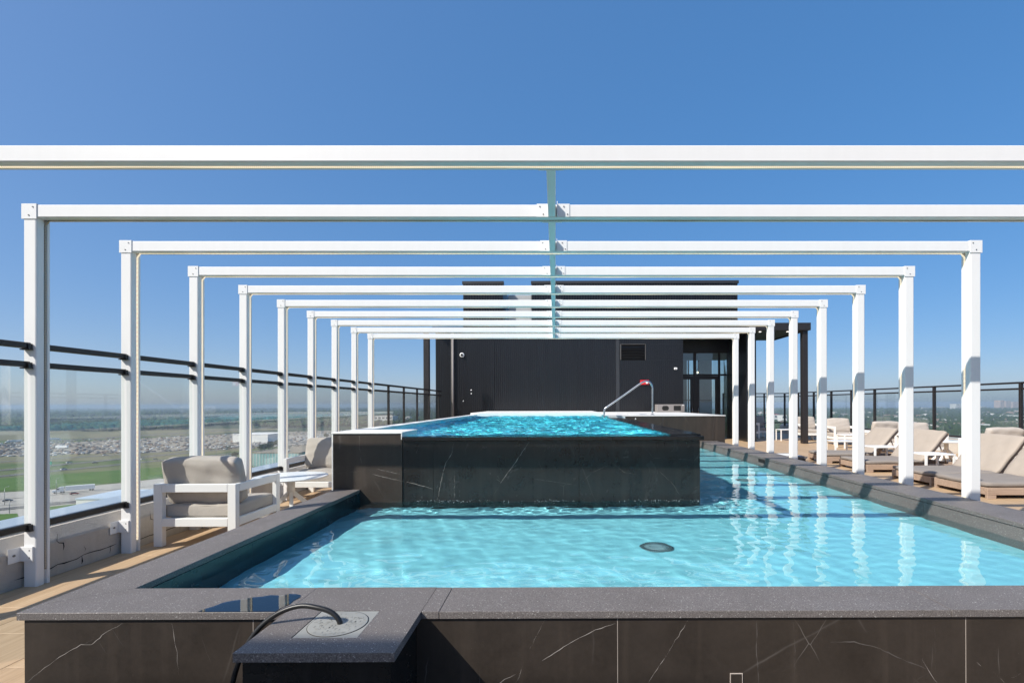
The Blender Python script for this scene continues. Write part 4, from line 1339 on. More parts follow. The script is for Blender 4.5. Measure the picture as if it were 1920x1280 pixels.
# ------------------------------------------------------------------ furniture
def make_armchair(label, loc, rz, group, seed=1):
    """front towards local -y"""
    t = thing('armchair', label, 'armchair', loc, rz, group)
    W, Dp, b = 0.415, 0.40, 0.085
    z0, z1, s0, s1 = 0.545, 0.627, 0.200, 0.283
    mw = 'white_furniture'
    def part(nm, *a):
        obj(nm, box_mesh(nm, mw, *a, 0.004), t)
    for sx in (-1, 1):
        xa, xb = sorted((sx * W, sx * (W - b)))
        part('leg', xa, xb, Dp - 0.06, Dp, 0, z1)
        fa, fb_ = sorted((sx * W, sx * (W - 0.05)))
        part('leg', fa, fb_, -Dp, -Dp + 0.07, 0, z1)
        ra, rb = sorted((sx * W, sx * (W - 0.042)))
        part('armrest', ra, rb, -Dp + 0.0705, Dp - 0.0605, z0, z1 - 0.0005)
        part('side_rail', ra, rb, -Dp + 0.0705, Dp - 0.0605, s0, s1)
    part('back_rail', -W + b + 0.0005, W - b - 0.0005, Dp - 0.06, Dp, z0, z1 - 0.0005)
    part('back_rail', -W + b + 0.0005, W - b - 0.0005, Dp - 0.06, Dp, s0, s1)
    part('front_rail', -W + 0.0505, W - 0.0505, -Dp, -Dp + 0.07, s0, s1)
    part('seat_board', -W + b + 0.0005, W - b - 0.0005, -Dp + 0.071, Dp - 0.061, 0.255, 0.272)
    bm = cushion_bm(0.735, 0.685, 0.135, 0.014, 14, 0.022, seed)
    bm.transform(Matrix.Translation((0, -0.02, 0.2745)))
    sc_ = obj('seat_cushion', mesh_from(bm, 'seat_cushion', 'cushion_fabric'), t)
    bm = cushion_bm(0.745, 0.46, 0.15, 0.035, 16, 0.026, seed + 5)
    m = Matrix.Translation((0, 0.315, 0.628)) @ Matrix.Rotation(R(-13), 4, 'X') @ Matrix.Rotation(R(90), 4, 'X') @ Matrix.Translation((0, 0, -0.0))
    bm.transform(m)
    bk = obj('back_cushion', mesh_from(bm, 'back_cushion', 'cushion_fabric'), t)
    # piping seams around the cushions
    bm = bmesh.new()
    e = 0.366; y0 = -0.362; y1 = 0.322; r_ = 0.03
    loop = [(-e + r_, y0), (e - r_, y0), (e, y0 + r_), (e, y1 - r_), (e - r_, y1), (-e + r_, y1), (-e, y1 - r_), (-e, y0 + r_), (-e + r_, y0)]
    tube(bm, [(x, y, 0.2745 + 0.118) for x, y in loop], 0.004, 5, False)
    obj('piping', mesh_from(bm, 'piping', 'cushion_fabric'), sc_)
    return t

grp = 'white armchairs with taupe cushions'
make_armchair('near left white armchair seen from behind, taupe cushions leaning on its back', (-3.625, 5.38, 0), math.pi, grp, 1)
make_armchair('white armchair beyond the left round table, partly hidden by the raised pool', (-3.60, 7.72, 0), 0.0, grp, 2)
make_armchair('rightmost white armchair seen from behind over the nearest lounger backs', (9.47, 10.75, 0), math.pi + 0.05, grp, 3)
make_armchair('white armchair facing the camera behind the round table on the right', (9.58, 13.0, 0), 0.04, grp, 4)
make_armchair('white armchair seen from behind, between the third and fourth loungers', (9.46, 14.45, 0), math.pi, grp, 5)
make_armchair('white armchair by the right railing with a pale square table before it', (9.80, 17.0, 0), -0.06, grp, 6)
make_armchair('white armchair just right of the black canopy post, by the right railing', (9.72, 19.1, 0), 0.0, grp, 7)
make_armchair('white armchair in the far right corner beside the dark building pier', (7.75, 20.3, 0), math.pi / 2 + 0.3, grp, 8)
make_armchair('white armchair in the far corner, just left of the small thin-legged table', (8.45, 20.9, 0), -0.15, grp, 9)

def round_table(label, loc):
    t = thing('round_table', label, 'table', loc, 0.5, 'round white tables')
    bm = bmesh.new(); lathe(bm, [(0.40, 0.478), (0.432, 0.484), (0.44, 0.492), (0.438, 0.502), (0.43, 0.505)], seg=48)
    obj('table_top', mesh_from(bm, 'table_top', 'table_white'), t)
    bm = bmesh.new(); tube(bm, [(0, 0, 0.25), (0, 0, 0.477)], 0.045, 12); obj('pedestal', mesh_from(bm, 'pedestal', 'white_furniture'), t)
    for k in range(4):
        a = k * math.pi / 2
        m = Matrix.Rotation(a, 4, 'Z')
        bm = bmesh.new()
        prism(bm, [(0.02, 0.33), (0.02, 0.26), (0.29, 0.0), (0.36, 0.0)], 'y', -0.022, 0.022)
        bm.transform(m)
        obj('leg', mesh_from(bm, 'leg', 'white_furniture'), t)
round_table('round white table between the two left armchairs', (-3.41, 6.40, 0))
round_table('round white table on splayed legs behind the lounger gap on the right', (9.34, 11.85, 0))

def side_table(label, loc, rz=0.0):
    t = thing('side_table', label, 'side table', loc, rz, 'small white side tables')
    obj('table_top', box_mesh('table_top', 'table_white', -0.29, 0.29, -0.23, 0.23, 0.405, 0.43, 0.003), t)
    for sx in (-1, 1):
        for sy in (-1, 1):
            obj('leg', box_mesh('leg', 'white_furniture', sx * 0.27 - 0.018, sx * 0.27 + 0.018, sy * 0.21 - 0.018, sy * 0.21 + 0.018, 0, 0.4045, 0.002), t)
side_table('low white side table between the second and third nearest loungers', (7.40, 9.75, 0))
side_table('low white side table between the two farthest loungers', (7.47, 11.38, 0))
side_table('low white side table just beyond the farthest lounger', (7.55, 13.1, 0))
side_table('low white square table in front of the armchair by the right railing', (9.25, 15.6, 0))
side_table('small thin-legged white table in the far corner left of the black post', (8.78, 18.9, 0))

def make_lounger(label, y0, y1, seed, ang=50):
    w = (y1 - y0) / 2
    t = thing('sun_lounger', label, 'sun lounger', (6.36, (y0 + y1) / 2, 0), 0, 'teak sun loungers along the right side')
    L = 1.98
    obj('foot_board', box_mesh('foot_board', 'teak', 0, 0.05, -w, w, 0.055, 0.165, 0.004), t)
    obj('head_board', box_mesh('head_board', 'teak', L - 0.05, L, -w, w, 0.055, 0.165, 0.004), t)
    for s in (-1, 1):
        ya, yb = sorted((s * w, s * (w - 0.045)))
        obj('side_board', box_mesh('side_board', 'teak', 0.0505, L - 0.0505, ya, yb, 0.055, 0.165, 0.004), t)
        for x in (0.0, L - 0.13):
            obj('leg', box_mesh('leg', 'teak', x, x + 0.13, ya, yb, 0.0, 0.0545, 0.003), t)
    slm = box_mesh('slat', 'teak', -0.035, 0.035, -w + 0.046, w - 0.046, 0.135, 0.1555, 0.002)
    for k in range(13):
        obj('slat', slm, t, (0.10 + k * 0.09, 0, 0))
    bm = cushion_bm(1.19, 2 * w - 0.02, 0.075, 0.008, 12, 0.03, seed)
    bm.transform(Matrix.Translation((0.590, 0, 0.1665)))
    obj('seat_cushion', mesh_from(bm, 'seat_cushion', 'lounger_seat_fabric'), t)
    hinge = Matrix.Translation((1.19, 0, 0.170)) @ Matrix.Rotation(R(-ang), 4, 'Y')
    bm = cushion_bm(0.80, 2 * w - 0.03, 0.075, 0.008, 12, 0.03, seed + 3)
    bm.transform(hinge @ Matrix.Translation((0.40, 0, 0.03)))
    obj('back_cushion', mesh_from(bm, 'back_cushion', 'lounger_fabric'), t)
    bm = bmesh.new()
    for s in (-1, 1):
        ya, yb = sorted((s * (w - 0.05), s * (w - 0.09)))
        bx(bm, 0.0, 0.80, ya, yb, -0.02, 0.025, 0.003, 1, hinge)
    for k in range(7):
        bx(bm, 0.06 + k * 0.105, 0.13 + k * 0.105, -w + 0.092, w - 0.092, 0.0, 0.018, 0.0, 1, hinge)
    obj('back_frame', mesh_from(bm, 'back_frame', 'teak'), t)
    top = hinge @ Vector((0.55, 0, -0.02))
    for s in (-1, 1):
        bm = bmesh.new()
        tube(bm, [(top.x, s * (w - 0.12), top.z), (top.x + 0.16, s * (w - 0.12), 0.150)], 0.014, 6)
        obj('strut', mesh_from(bm, 'strut', 'teak'), t)
make_lounger('nearest teak sun lounger, cut by the right edge of the photo', 7.30, 8.33, 21)
make_lounger('second nearest teak sun lounger, touching the nearest one', 8.40, 9.38, 31, 51)
make_lounger('third teak sun lounger, with white side tables on both sides', 10.12, 11.12, 41)
make_lounger('farthest teak sun lounger, behind the fifth pergola post on the right', 11.62, 12.48, 51, 48)

# unseen block added behind the viewpoint, sized so its edge shades the near stone
shade_block = tag(obj('unseen_shade_block', box_mesh('unseen_shade_block', 'interior_grey', -9.1, -5.8, -6.5, -3.0, -56.5, 0.50 + 1.45 * (1.965 + 3.0))), kind='structure')

# ------------------------------------------------------------------ the land around the tower
GZ = -56.6
HG = EYE - GZ
def G(px, py):
    yh = 757 - (px - 1041) * 0.0035
    D = HG * FPX / (py - yh)
    return ((px - 1041) * D / FPX, D)

t = MT('terrain')
p = t.pos()
xyz = t.sep(p)
n0 = t.noise(p, 0.0016, 6, 0.6)
n1 = t.noise(p, 0.012, 5, 0.65)
n2 = t.noise(p, 0.12, 4, 0.6)
grass = t.ramp(n1, [(0.30, (0.055, 0.095, 0.025)), (0.46, (0.090, 0.125, 0.040)), (0.58, (0.150, 0.155, 0.075)), (0.75, (0.22, 0.195, 0.12))])
grass = t.mix(t.math('MULTIPLY', n2, 0.35), grass, (0.07, 0.10, 0.03))
wood = t.ramp(n1, [(0.30, (0.018, 0.036, 0.016)), (0.6, (0.035, 0.060, 0.026)), (0.8, (0.095, 0.105, 0.055))])
far = t.math('MULTIPLY', t.math('SUBTRACT', xyz[1], 780.0), 0.004, True)
far = t.math('MULTIPLY', far, t.ramp(n0, [(0.30, 0.6), (0.45, 1.0)]))
right = t.math('MULTIPLY', t.math('ADD', xyz[0], 60.0), 0.01, True)
c = t.mix(t.math('MAXIMUM', far, right), grass, wood)
t.bsdf(c, 0.95, 0, None, 0.1)
simple('asphalt', (0.115, 0.108, 0.105), 0.9, var=0.2, vscale=0.05, spec=0.2)
simple('concrete', (0.36, 0.335, 0.30), 0.9, var=0.15, vscale=0.03, spec=0.2)
simple('lot', (0.27, 0.24, 0.195), 0.9, var=0.3, vscale=0.04, spec=0.2)
simple('road_line', (0.62, 0.62, 0.58), 0.8)
simple('lawn', (0.075, 0.135, 0.028), 0.95, var=0.3, vscale=0.06, spec=0.1)
simple('dry_grass', (0.16, 0.15, 0.085), 0.95, var=0.35, vscale=0.02, spec=0.1)
simple('sea', (0.045, 0.10, 0.17), 0.35, var=0.1, vscale=0.001)
simple('house_wall', (0.50, 0.45, 0.39), 0.8, var=0.2, vscale=0.01)
simple('roof_tile_brown', (0.25, 0.17, 0.125), 0.85, var=0.35, vscale=0.02)
simple('roof_tile_pale', (0.52, 0.50, 0.47), 0.8, var=0.2, vscale=0.02)
simple('roof_tile_grey', (0.20, 0.185, 0.175), 0.8, var=0.3, vscale=0.02)
simple('white_building', (0.72, 0.71, 0.68), 0.7, var=0.06, vscale=0.02)
simple('pink_building', (0.58, 0.43, 0.37), 0.8, var=0.08, vscale=0.02)
simple('window_dark', (0.05, 0.06, 0.075), 0.2)
simple('teal_glass', (0.25, 0.42, 0.42), 0.15, var=0.15, vscale=0.15)
simple('car_white', (0.75, 0.75, 0.74), 0.3)
simple('car_dark', (0.03, 0.035, 0.05), 0.3)
simple('car_red', (0.30, 0.02, 0.02), 0.3)
simple('car_silver', (0.30, 0.29, 0.28), 0.3, 0.5)
simple('sign_green', (0.02, 0.26, 0.16), 0.5)
simple('bark', (0.10, 0.075, 0.05), 0.9)
def crown_mat(name, a, b):
    t = MT(name)
    p = t.pos()
    n = t.noise(p, 0.35, 5, 0.7)
    m = t.noise(p, 0.02, 3, 0.6)
    c = t.mix(t.ramp(n, [(0.3, 0.0), (0.7, 1.0)]), a, b)
    c = t.mix(t.math('MULTIPLY', m, 0.6), c, tuple(x * 0.6 for x in a))
    t.bsdf(c, 0.9, 0, t.bump(t.noise(p, 1.1, 3, 0.7), 1.0, 0.8), 0.1)
crown_mat('crown_green', (0.022, 0.045, 0.016), (0.065, 0.100, 0.030))

# ground sheet
bm = bmesh.new()
bmesh.ops.create_circle(bm, cap_ends=True, segments=96, radius=12000)
tag(obj('ground', mesh_from(bm, 'ground', 'terrain'), None, (0, 0, GZ)), kind='structure')

def sheet(name, mat, pts, dz, kind='structure', parent=None):
    bm = bmesh.new()
    f = bm.faces.new([bm.verts.new((x, y, 0)) for x, y in pts])
    bm.normal_update()
    if f.normal.z < 0:
        f.normal_flip()
    o = obj(name, mesh_from(bm, name, mat), parent, (0, 0, GZ + dz))
    return tag(o, kind=kind) if parent is None else o

def road(p1, p2, width, ext0, ext1, dz, mat='asphalt', lines=2):
    a = Vector(G(*p1)); b = Vector(G(*p2))
    d = (b - a).normalized(); n = Vector((-d.y, d.x))
    A = a - d * ext0; B = b + d * ext1
    w = width / 2
    o = sheet('road', mat, [A + n * w, A - n * w, B - n * w, B + n * w], dz)
    bm = bmesh.new()
    L = (B - A).length
    for k in range(-1, 2):
        if abs(k) == 1:
            q = n * (k * (w - 0.9))
            vs = [A + q - n * 0.18, A + q + n * 0.18, B + q + n * 0.18, B + q - n * 0.18]
            bm.faces.new([bm.verts.new((v.x, v.y, 0)) for v in vs])
    for k in range(1, lines):
        q = n * (-w + 0.9 + (width - 1.8) * k / lines)
        s = 0.0
        while s < L:
            u = A + d * s + q; v = A + d * min(L, s + 4) + q
            bm.faces.new([bm.verts.new((c.x, c.y, 0)) for c in (u - n * 0.15, u + n * 0.15, v + n * 0.15, v - n * 0.15)])
            s += 13
    m_ = obj('lane_markings', mesh_from(bm, 'lane_markings', 'road_line'), o, (0, 0, 0.08))
    tag(m_, kind='stuff')
    return a, d, n
# dirt and parking strips first, then the carriageways above them
sheet('parking_lot', 'lot', [G(-250, 862), G(330, 848), G(560, 822), G(640, 806), G(450, 812), G(150, 828), G(-250, 846)], 0.1)
sheet('parking_lot', 'concrete', [G(430, 838), G(620, 832), G(620, 812), G(500, 820)], 0.2)
sheet('field', 'dry_grass', [G(-250, 876), G(330, 858), G(560, 832), G(330, 846), G(-250, 862)], 0.11)
sheet('field', 'dry_grass', [G(-250, 832), G(330, 817), G(560, 803), G(330, 803), G(-250, 812)], 0.11)
sheet('concrete_apron', 'concrete', [G(-260, 1005), G(60, 968), G(150, 948), G(300, 925), G(420, 905), G(300, 897), G(190, 909), G(90, 918), G(-260, 938)], 0.1)
sheet('lawn', 'lawn', [G(-60, 992), G(36, 976), G(32, 963), G(-60, 966)], 0.25)
sheet('lawn', 'lawn', [G(84, 962), G(150, 952), G(142, 945), G(84, 951)], 0.25)
sheet('lawn', 'lawn', [G(-120, 925), G(90, 916), G(280, 898), G(420, 868), G(260, 878), G(100, 890), G(-120, 905)], 0.12)
R1 = road((0, 934), (230, 914), 15, 300, 120, 0.3, 'concrete', 4)
R2 = road((0, 893), (222, 871), 11, 500, 900, 0.3, 'asphalt', 3)
R3 = road((0, 882), (222, 861), 11, 500, 900, 0.34, 'asphalt', 3)
R4 = road((0, 866), (222, 852), 9, 500, 700, 0.3, 'asphalt', 2)
R5 = road((0, 833), (225, 819), 22, 700, 900, 0.3, 'asphalt', 4)
R6 = road((-40, 948), (150, 936), 12, 200, 60, 0.3, 'concrete', 3)
R7 = road((0, 955), (90, 946), 9, 200, 40, 0.34, 'asphalt', 2)

# vehicles
def car_mesh(mat):
    bm = bmesh.new()
    prism(bm, [(-2.2, 0.35), (2.2, 0.35), (2.25, 0.75), (1.3, 0.92), (-2.2, 0.95)], 'y', -0.9, 0.9)
    return mesh_from(bm, 'body', mat)
cab_bm = bmesh.new(); prism(cab_bm, [(-1.7, 0.955), (1.15, 0.93), (0.45, 1.45), (-1.2, 1.48)], 'y', -0.78, 0.78)
cabin_me = mesh_from(cab_bm, 'cabin', 'window_dark')
bm = bmesh.new(); tube(bm, [(0, -0.11, 0), (0, 0.11, 0)], 0.33, 12); wheel_me = mesh_from(bm, 'wheel', 'black_rubber')
def car(label, px, py, mat, ang):
    x, y = G(px, py)
    t = thing('car', label, 'car', (x, y, GZ + 0.45), ang, 'cars on the roads below')
    obj('body', car_mesh(mat), t); obj('cabin', cabin_me, t)
    for sx in (-1.35, 1.35):
        for sy in (-0.82, 0.82):
            obj('wheel', wheel_me, t, (sx, sy, 0.33))
a1 = math.atan2(R1[1].y, R1[1].x); a2 = math.atan2(R2[1].y, R2[1].x); a5 = math.atan2(R5[1].y, R5[1].x)
car('dark car on the concrete road near the left edge, beside a lamp post', 14, 941, 'car_dark', a1)
car('dark red car on the concrete road just below the white truck', 139, 927.5, 'car_red', a1)
car('white car on the highway just right of the second left post', 268, 862, 'car_white', a2)
car('silver car a little right of the white one on the highway', 291, 862, 'car_silver', a2)
car('white car on the lower carriageway left of the near armchair', 309, 869, 'car_white', a2)
car('white car on the upper highway between the first two left posts', 197, 854, 'car_white', a2)
car('dark car on the highway close to the second left post', 178, 869, 'car_dark', a2)
car('white car on the highway, centre of the pane after the first left post', 129, 868.5, 'car_white', a2)
car('white car on the lower highway, lone, in the first full pane', 119, 881, 'car_white', a2)
car('silver car on the far road at the left edge of the photo', 33, 829, 'car_silver', a5)

def semi(label, px, py, ang, cab=True):
    x, y = G(px, py)
    t = thing('truck', label, 'truck', (x, y, GZ + 0.45), ang, 'trucks on the roads below')
    obj('trailer', box_mesh('trailer', 'car_white', -7.2, 7.2, -1.3, 1.3, 1.1, 4.1, 0.06), t)
    if cab:
        bm = bmesh.new(); prism(bm, [(7.6, 0.7), (13.2, 0.7), (13.3, 1.9), (11.4, 2.2), (10.8, 3.3), (9.6, 4.0), (7.6, 4.0)], 'y', -1.2, 1.2)
        cb = obj('cab', mesh_from(bm, 'cab', 'car_white'), t)
        bm = bmesh.new(); prism(bm, [(11.45, 2.25), (10.95, 3.2), (10.0, 3.2), (10.0, 2.25)], 'y', -1.22, 1.22); obj('window', mesh_from(bm, 'window', 'window_dark'), cb)
    xsw = [-6.2, -4.9] + ([7.9, 9.1, 12.2] if cab else [5.5])
    for sx in xsw:
        for sy in (-1.1, 1.1):
            w = obj('wheel', wheel_me, t, (sx, sy, 0.5)); w.scale = (1.5, 1.5, 1.5)
semi('white semi truck driving left on the concrete road below the first panes', 150, 921.5, a1 + math.pi)
semi('white box trailer on the highway behind the near armchair', 428, 861, a2, False)
semi('white trailer parked in the lot, in the first full glass pane', 116, 841, 0.1, False)
semi('white truck on the far road at the left edge', 30, 829.5, a5 + math.pi)
semi('white truck on the far road just right of the first post', 96, 826, a5)

# parked cars far below read as one speckled mass
bm = bmesh.new()
carmats = ['car_white', 'car_dark', 'car_silver', 'roof_tile_brown']
vsl = []; fcl = []; mil = []
def addbox(x, y, z, lx, ly, lz, a, mi):
    ca, sa = math.cos(a), math.sin(a)
    base = len(vsl)
    for dz in (0, lz):
        for dx, dy in ((-lx, -ly), (lx, -ly), (lx, ly), (-lx, ly)):
            vsl.append((x + dx * ca - dy * sa, y + dx * sa + dy * ca, z + dz))
    for f in ((4, 5, 6, 7), (0, 1, 5, 4), (1, 2, 6, 5), (2, 3, 7, 6), (3, 0, 4, 7)):
        fcl.append(tuple(base + k for k in f)); mil.append(mi)
for k in range(1000):
    px = random.uniform(-40, 480); py = random.uniform(829, 858) - px * 0.035
    x, y = G(px, py)
    row = round(y / 9) * 9
    addbox(x, row, GZ + 0.3, 0.85, 2.0, 1.0, 0.05, random.choice((0, 1, 2, 2, 2, 3, 3, 3)))
for k in range(420):
    px = random.uniform(440, 690); py = random.uniform(812, 842) - (px - 440) * 0.03
    x, y = G(px, py)
    addbox(x, round(y / 9) * 9, GZ + 0.3, 0.85, 2.0, 1.0, 0.05, random.choice((0, 1, 2, 2, 3)))
me = bpy.data.meshes.new('parked_cars'); me.from_pydata(vsl, [], fcl)
for m in carmats: me.materials.append(MATS[m])
me.polygons.foreach_set('material_index', mil)
tag(obj('parked_cars', me), 'many cars parked in rows in the far lots, reading as pale specks', 'parked cars', kind='stuff')
bm.free()

# lamp posts and road sign
def lamp_post(label, px, py, h, arm):
    x, y = G(px, py)
    t = thing('lamp_post', label, 'lamp post', (x, y, GZ + 0.3), 0, 'road lamp posts below')
    bm = bmesh.new(); tube(bm, [(0, 0, 0), (0, 0, h)], [0.16, 0.09], 8); obj('pole', mesh_from(bm, 'pole', 'car_silver'), t)
    bm = bmesh.new(); tube(bm, smooth_path([(0, 0, h - 0.1), (arm * 0.3, 0, h + 0.8), (arm, 0, h + 1.2)], 4), 0.07, 6); obj('arm', mesh_from(bm, 'arm', 'car_silver'), t)
    obj('lamp_head', box_mesh('lamp_head', 'car_silver', min(arm, arm * 1.35), max(arm, arm * 1.35), -0.15, 0.15, h + 1.1, h + 1.3, 0.02), t)
lamp_post('grey lamp post at the left edge, standing on the concrete road', 8, 947, 9.5, 2.0)
lamp_post('lamp post left of the white truck, on the grass', 105, 927, 9.5, 1.5)
lamp_post('lamp post at the far left beside the dark car', 17, 963, 7.0, -1.2)
lamp_post('slim lamp post beside the green road sign', 97, 873, 9, 1.4)
lamp_post('lamp post on the highway in the pane behind the near armchair', 405, 857, 12, -1.5)
x, y = G(92, 876)
t = thing('road_sign', 'green highway sign beyond the first glass pane', 'sign', (x, y, GZ + 0.3))
obj('panel', box_mesh('panel', 'sign_green', -2.4, 2.4, -0.06, 0.06, 2.2, 5.2, 0.03), t)
obj('post', box_mesh('post', 'car_silver', -1.6, -1.4, -0.05, 0.05, 0, 2.19), t)
obj('post', box_mesh('post', 'car_silver', 1.4, 1.6, -0.05, 0.05, 0, 2.19), t)

# buildings
def block(name, label, cat, x0, x1, y0, y1, h, wall, roof, floors=0, bays=0, group=None, gable=False, rz=0.0):
    cx, cy_ = (x0 + x1) / 2, (y0 + y1) / 2
    w, d = (x1 - x0) / 2, (y1 - y0) / 2
    t = thing(name, label, cat, (cx, cy_, GZ), rz, group)
    obj('wall', box_mesh('wall', wall, -w, w, -d, d, 0, h), t)
    if gable:
        bm = bmesh.new(); prism(bm, [(-d - 0.6, h + 0.02), (d + 0.6, h + 0.02), (0, h + d * 0.45)], 'x', -w - 0.6, w + 0.6)
        obj('roof', mesh_from(bm, 'roof', roof), t)
    else:
        obj('roof', box_mesh('roof', roof, -w - 0.3, w + 0.3, -d - 0.3, d + 0.3, h + 0.02, h + 0.7), t)
    if floors:
        wm = box_mesh('window', 'window_dark', -w / bays * 0.68, w / bays * 0.68, -0.12, 0.0, 0, h / floors * 0.5)
        for f in range(floors):
            for b in range(bays):
                obj('window', wm, t, (-w + (b + 0.5) * 2 * w / bays, -d - 0.02, h / floors * (f + 0.3)))
    return t
gb = block('glass_building', 'teal glass fronted building with flat grey roof behind the left armchairs', 'building', -287, -243, 470, 560, 12.2, 'teal_glass', 'lot')
for k in range(15):
    obj('mullion', box_mesh('mullion', 'white_building', -0.12, 0.12, -0.25, 0.0, 0, 12.2), gb, (-21 + 3.0 * k, -45.02, 0))
for k in range(16):
    obj('roof_unit', box_mesh('roof_unit', random.choice(['white_building', 'car_silver', 'lot']), -1.5, 1.5, -1.2, 1.2, 12.75, 12.75 + random.uniform(1.2, 2.6)), gb, (random.uniform(-19, 19), random.uniform(-40, 40), 0))
def pxb(px0, px1, pyb, pyt, depth):
    (xa, D) = G(px0, pyb); (xb, _) = G(px1, pyb)
    h = (pyb - pyt) * D / FPX
    return xa, xb, D, D + depth, h
def fb(label, px0, px1, pyb, pyt, depth, wall, roof, floors=0, bays=0, cat='building', name='far_building', group=None):
    xa, xb, ya, yb, h = pxb(px0, px1, pyb, pyt, depth)
    return block(name, label, cat, xa, xb, ya, yb, h, wall, roof, floors, bays, group)
fb('long white warehouse by the highway, behind the third and fourth left posts', 436, 500, 829, 815, 60, 'white_building', 'white_building', 0, 0, 'warehouse', 'warehouse')
fb('white flat building seen just right of the last left white post', 701, 735, 795, 780, 50, 'white_building', 'roof_tile_pale', 2, 5)
x, y = G(766, 791)
t = thing('gabled_house', 'small pale gabled building between two dark left railing posts', 'house', (x, y, GZ))
obj('wall', box_mesh('wall', 'white_building', -12, 12, -9, 9, 0, 6), t)
bm = bmesh.new(); prism(bm, [(-14, 6.02), (14, 6.02), (5, 19), (-5, 19)], 'y', -10, 10); obj('roof', mesh_from(bm, 'roof', 'roof_tile_pale'), t)
obj('window', box_mesh('window', 'window_dark', -3, 3, -10.3, -10.0, 10, 15), t)
fb('low warehouse with pale blue roof at the foot of the parapet, left', 142, 228, 948, 936, 30, 'white_building', 'pale_blue_roof', 0, 0, 'warehouse', 'warehouse')
fb('white building with red band seen through the rear railing', 1448, 1462, 793, 777, 30, 'white_building', 'red_plastic', 2, 3)
fb('white building right of the red banded one, behind the rear railing', 1467, 1476, 795, 778, 30, 'white_building', 'roof_tile_grey', 2, 3)
# coast towers
fb('tall pale pink apartment tower on the coast at the far right', 1876, 1884, 767.5, 750.5, 60, 'pink_building', 'roof_tile_pale', 10, 5, 'tower', 'apartment_tower')
fb('pink tower right of the tallest pale one on the coast', 1886, 1898, 767.5, 751.5, 60, 'pink_building', 'roof_tile_pale', 9, 6, 'tower', 'apartment_tower')
fb('low pink block at the right end of the coast towers', 1900, 1915, 767, 752.5, 60, 'pink_building', 'roof_tile_pale', 8, 6, 'tower', 'apartment_tower')
fb('white tower on the skyline just left of the large right post', 1793, 1805, 769, 757, 60, 'white_building', 'roof_tile_pale', 7, 6, 'tower', 'apartment_tower')
fb('white ridge shaped building on the coast right of the large right post', 1842, 1852, 768, 762, 60, 'white_building', 'roof_tile_pale', 3, 6, 'tower', 'apartment_tower')
fb('long pale block on the coast between two railing posts', 1757, 1775, 768.5, 762, 50, 'white_building', 'roof_tile_pale', 4, 10, 'tower', 'apartment_tower')
fb('small white building on the coast above the third lounger', 1734, 1744, 768, 764, 60, 'white_building', 'roof_tile_pale', 2, 5)
fb('tiny white block on the coast beside the fourth right post', 1714, 1721, 768, 763, 50, 'white_building', 'roof_tile_pale', 2, 4)
fb('long white flat roofed store behind the right round table', 1778, 1806, 793, 787, 50, 'white_building', 'white_building', 0, 0, 'store', 'store')
fb('long store with grey front right of the large right post', 1841, 1856, 794, 787, 50, 'roof_tile_grey', 'white_building', 0, 0, 'store', 'store')
fb('white flat roofed hall above the second lounger back', 1864, 1888, 806, 797, 60, 'white_building', 'white_building', 0, 0, 'hall', 'hall')
fb('pale hall at the right edge above the armchair cushion', 1903, 1925, 785, 779, 60, 'white_building', 'white_building', 0, 0, 'hall', 'hall')

# suburban houses: one of each roof kind, copied
hgroup = 'suburban houses beyond the right railing'
protos = []
for roof, lab in (('roof_tile_brown', 'brown roofed house among trees beyond the right railing'),
                  ('roof_tile_pale', 'pale roofed house among trees beyond the right railing'),
                  ('roof_tile_grey', 'grey roofed house among trees beyond the right railing')):
    wall_me = box_mesh('wall', 'house_wall', -9, 9, -6, 6, 0, 3.6)
    b2 = bmesh.new()
    lo = [b2.verts.new(v) for v in ((-10, -7, 3.62), (10, -7, 3.62), (10, 7, 3.62), (-10, 7, 3.62))]
    hi = [b2.verts.new(v) for v in ((-5, 0, 6.9), (5, 0, 6.9))]
    for f in ((lo[0], lo[1], hi[1], hi[0]), (lo[1], lo[2], hi[1]), (lo[2], lo[3], hi[0], hi[1]), (lo[3], lo[0], hi[0]), (lo[3], lo[2], lo[1], lo[0])):
        b2.faces.new(f)
    protos.append((lab, wall_me, mesh_from(b2, 'roof', roof)))
def house(px, py, kind, sc_, rz):
    x, y = G(px, py)
    lab, wm, rm = protos[kind]
    t = thing('house', lab, 'house', (x, y, GZ), rz, hgroup + ' (' + ('brown', 'pale', 'grey')[kind] + ' roofs)')
    t.scale = (sc_, sc_, sc_)
    obj('wall', wm, t); obj('roof', rm, t)
hrng = random.Random(4)
spots = []
for k in range(210):
    px = hrng.uniform(1400, 1960)
    py = 771 + 42 * hrng.random() ** 1.2
    spots.append((px, py))
for px, py in spots:
    house(px, py, hrng.choice((0, 0, 1, 1, 2)), hrng.uniform(0.9, 1.7) * (1.25 if py < 785 else 1), hrng.uniform(0, 3.1))

# sea on the right
sheet('sea', 'sea', [G(1330, 766.2), G(2300, 762.5), (11000, 4200), (9500, 7000), (6500, 9800), (2600, 11600)], 0.4)

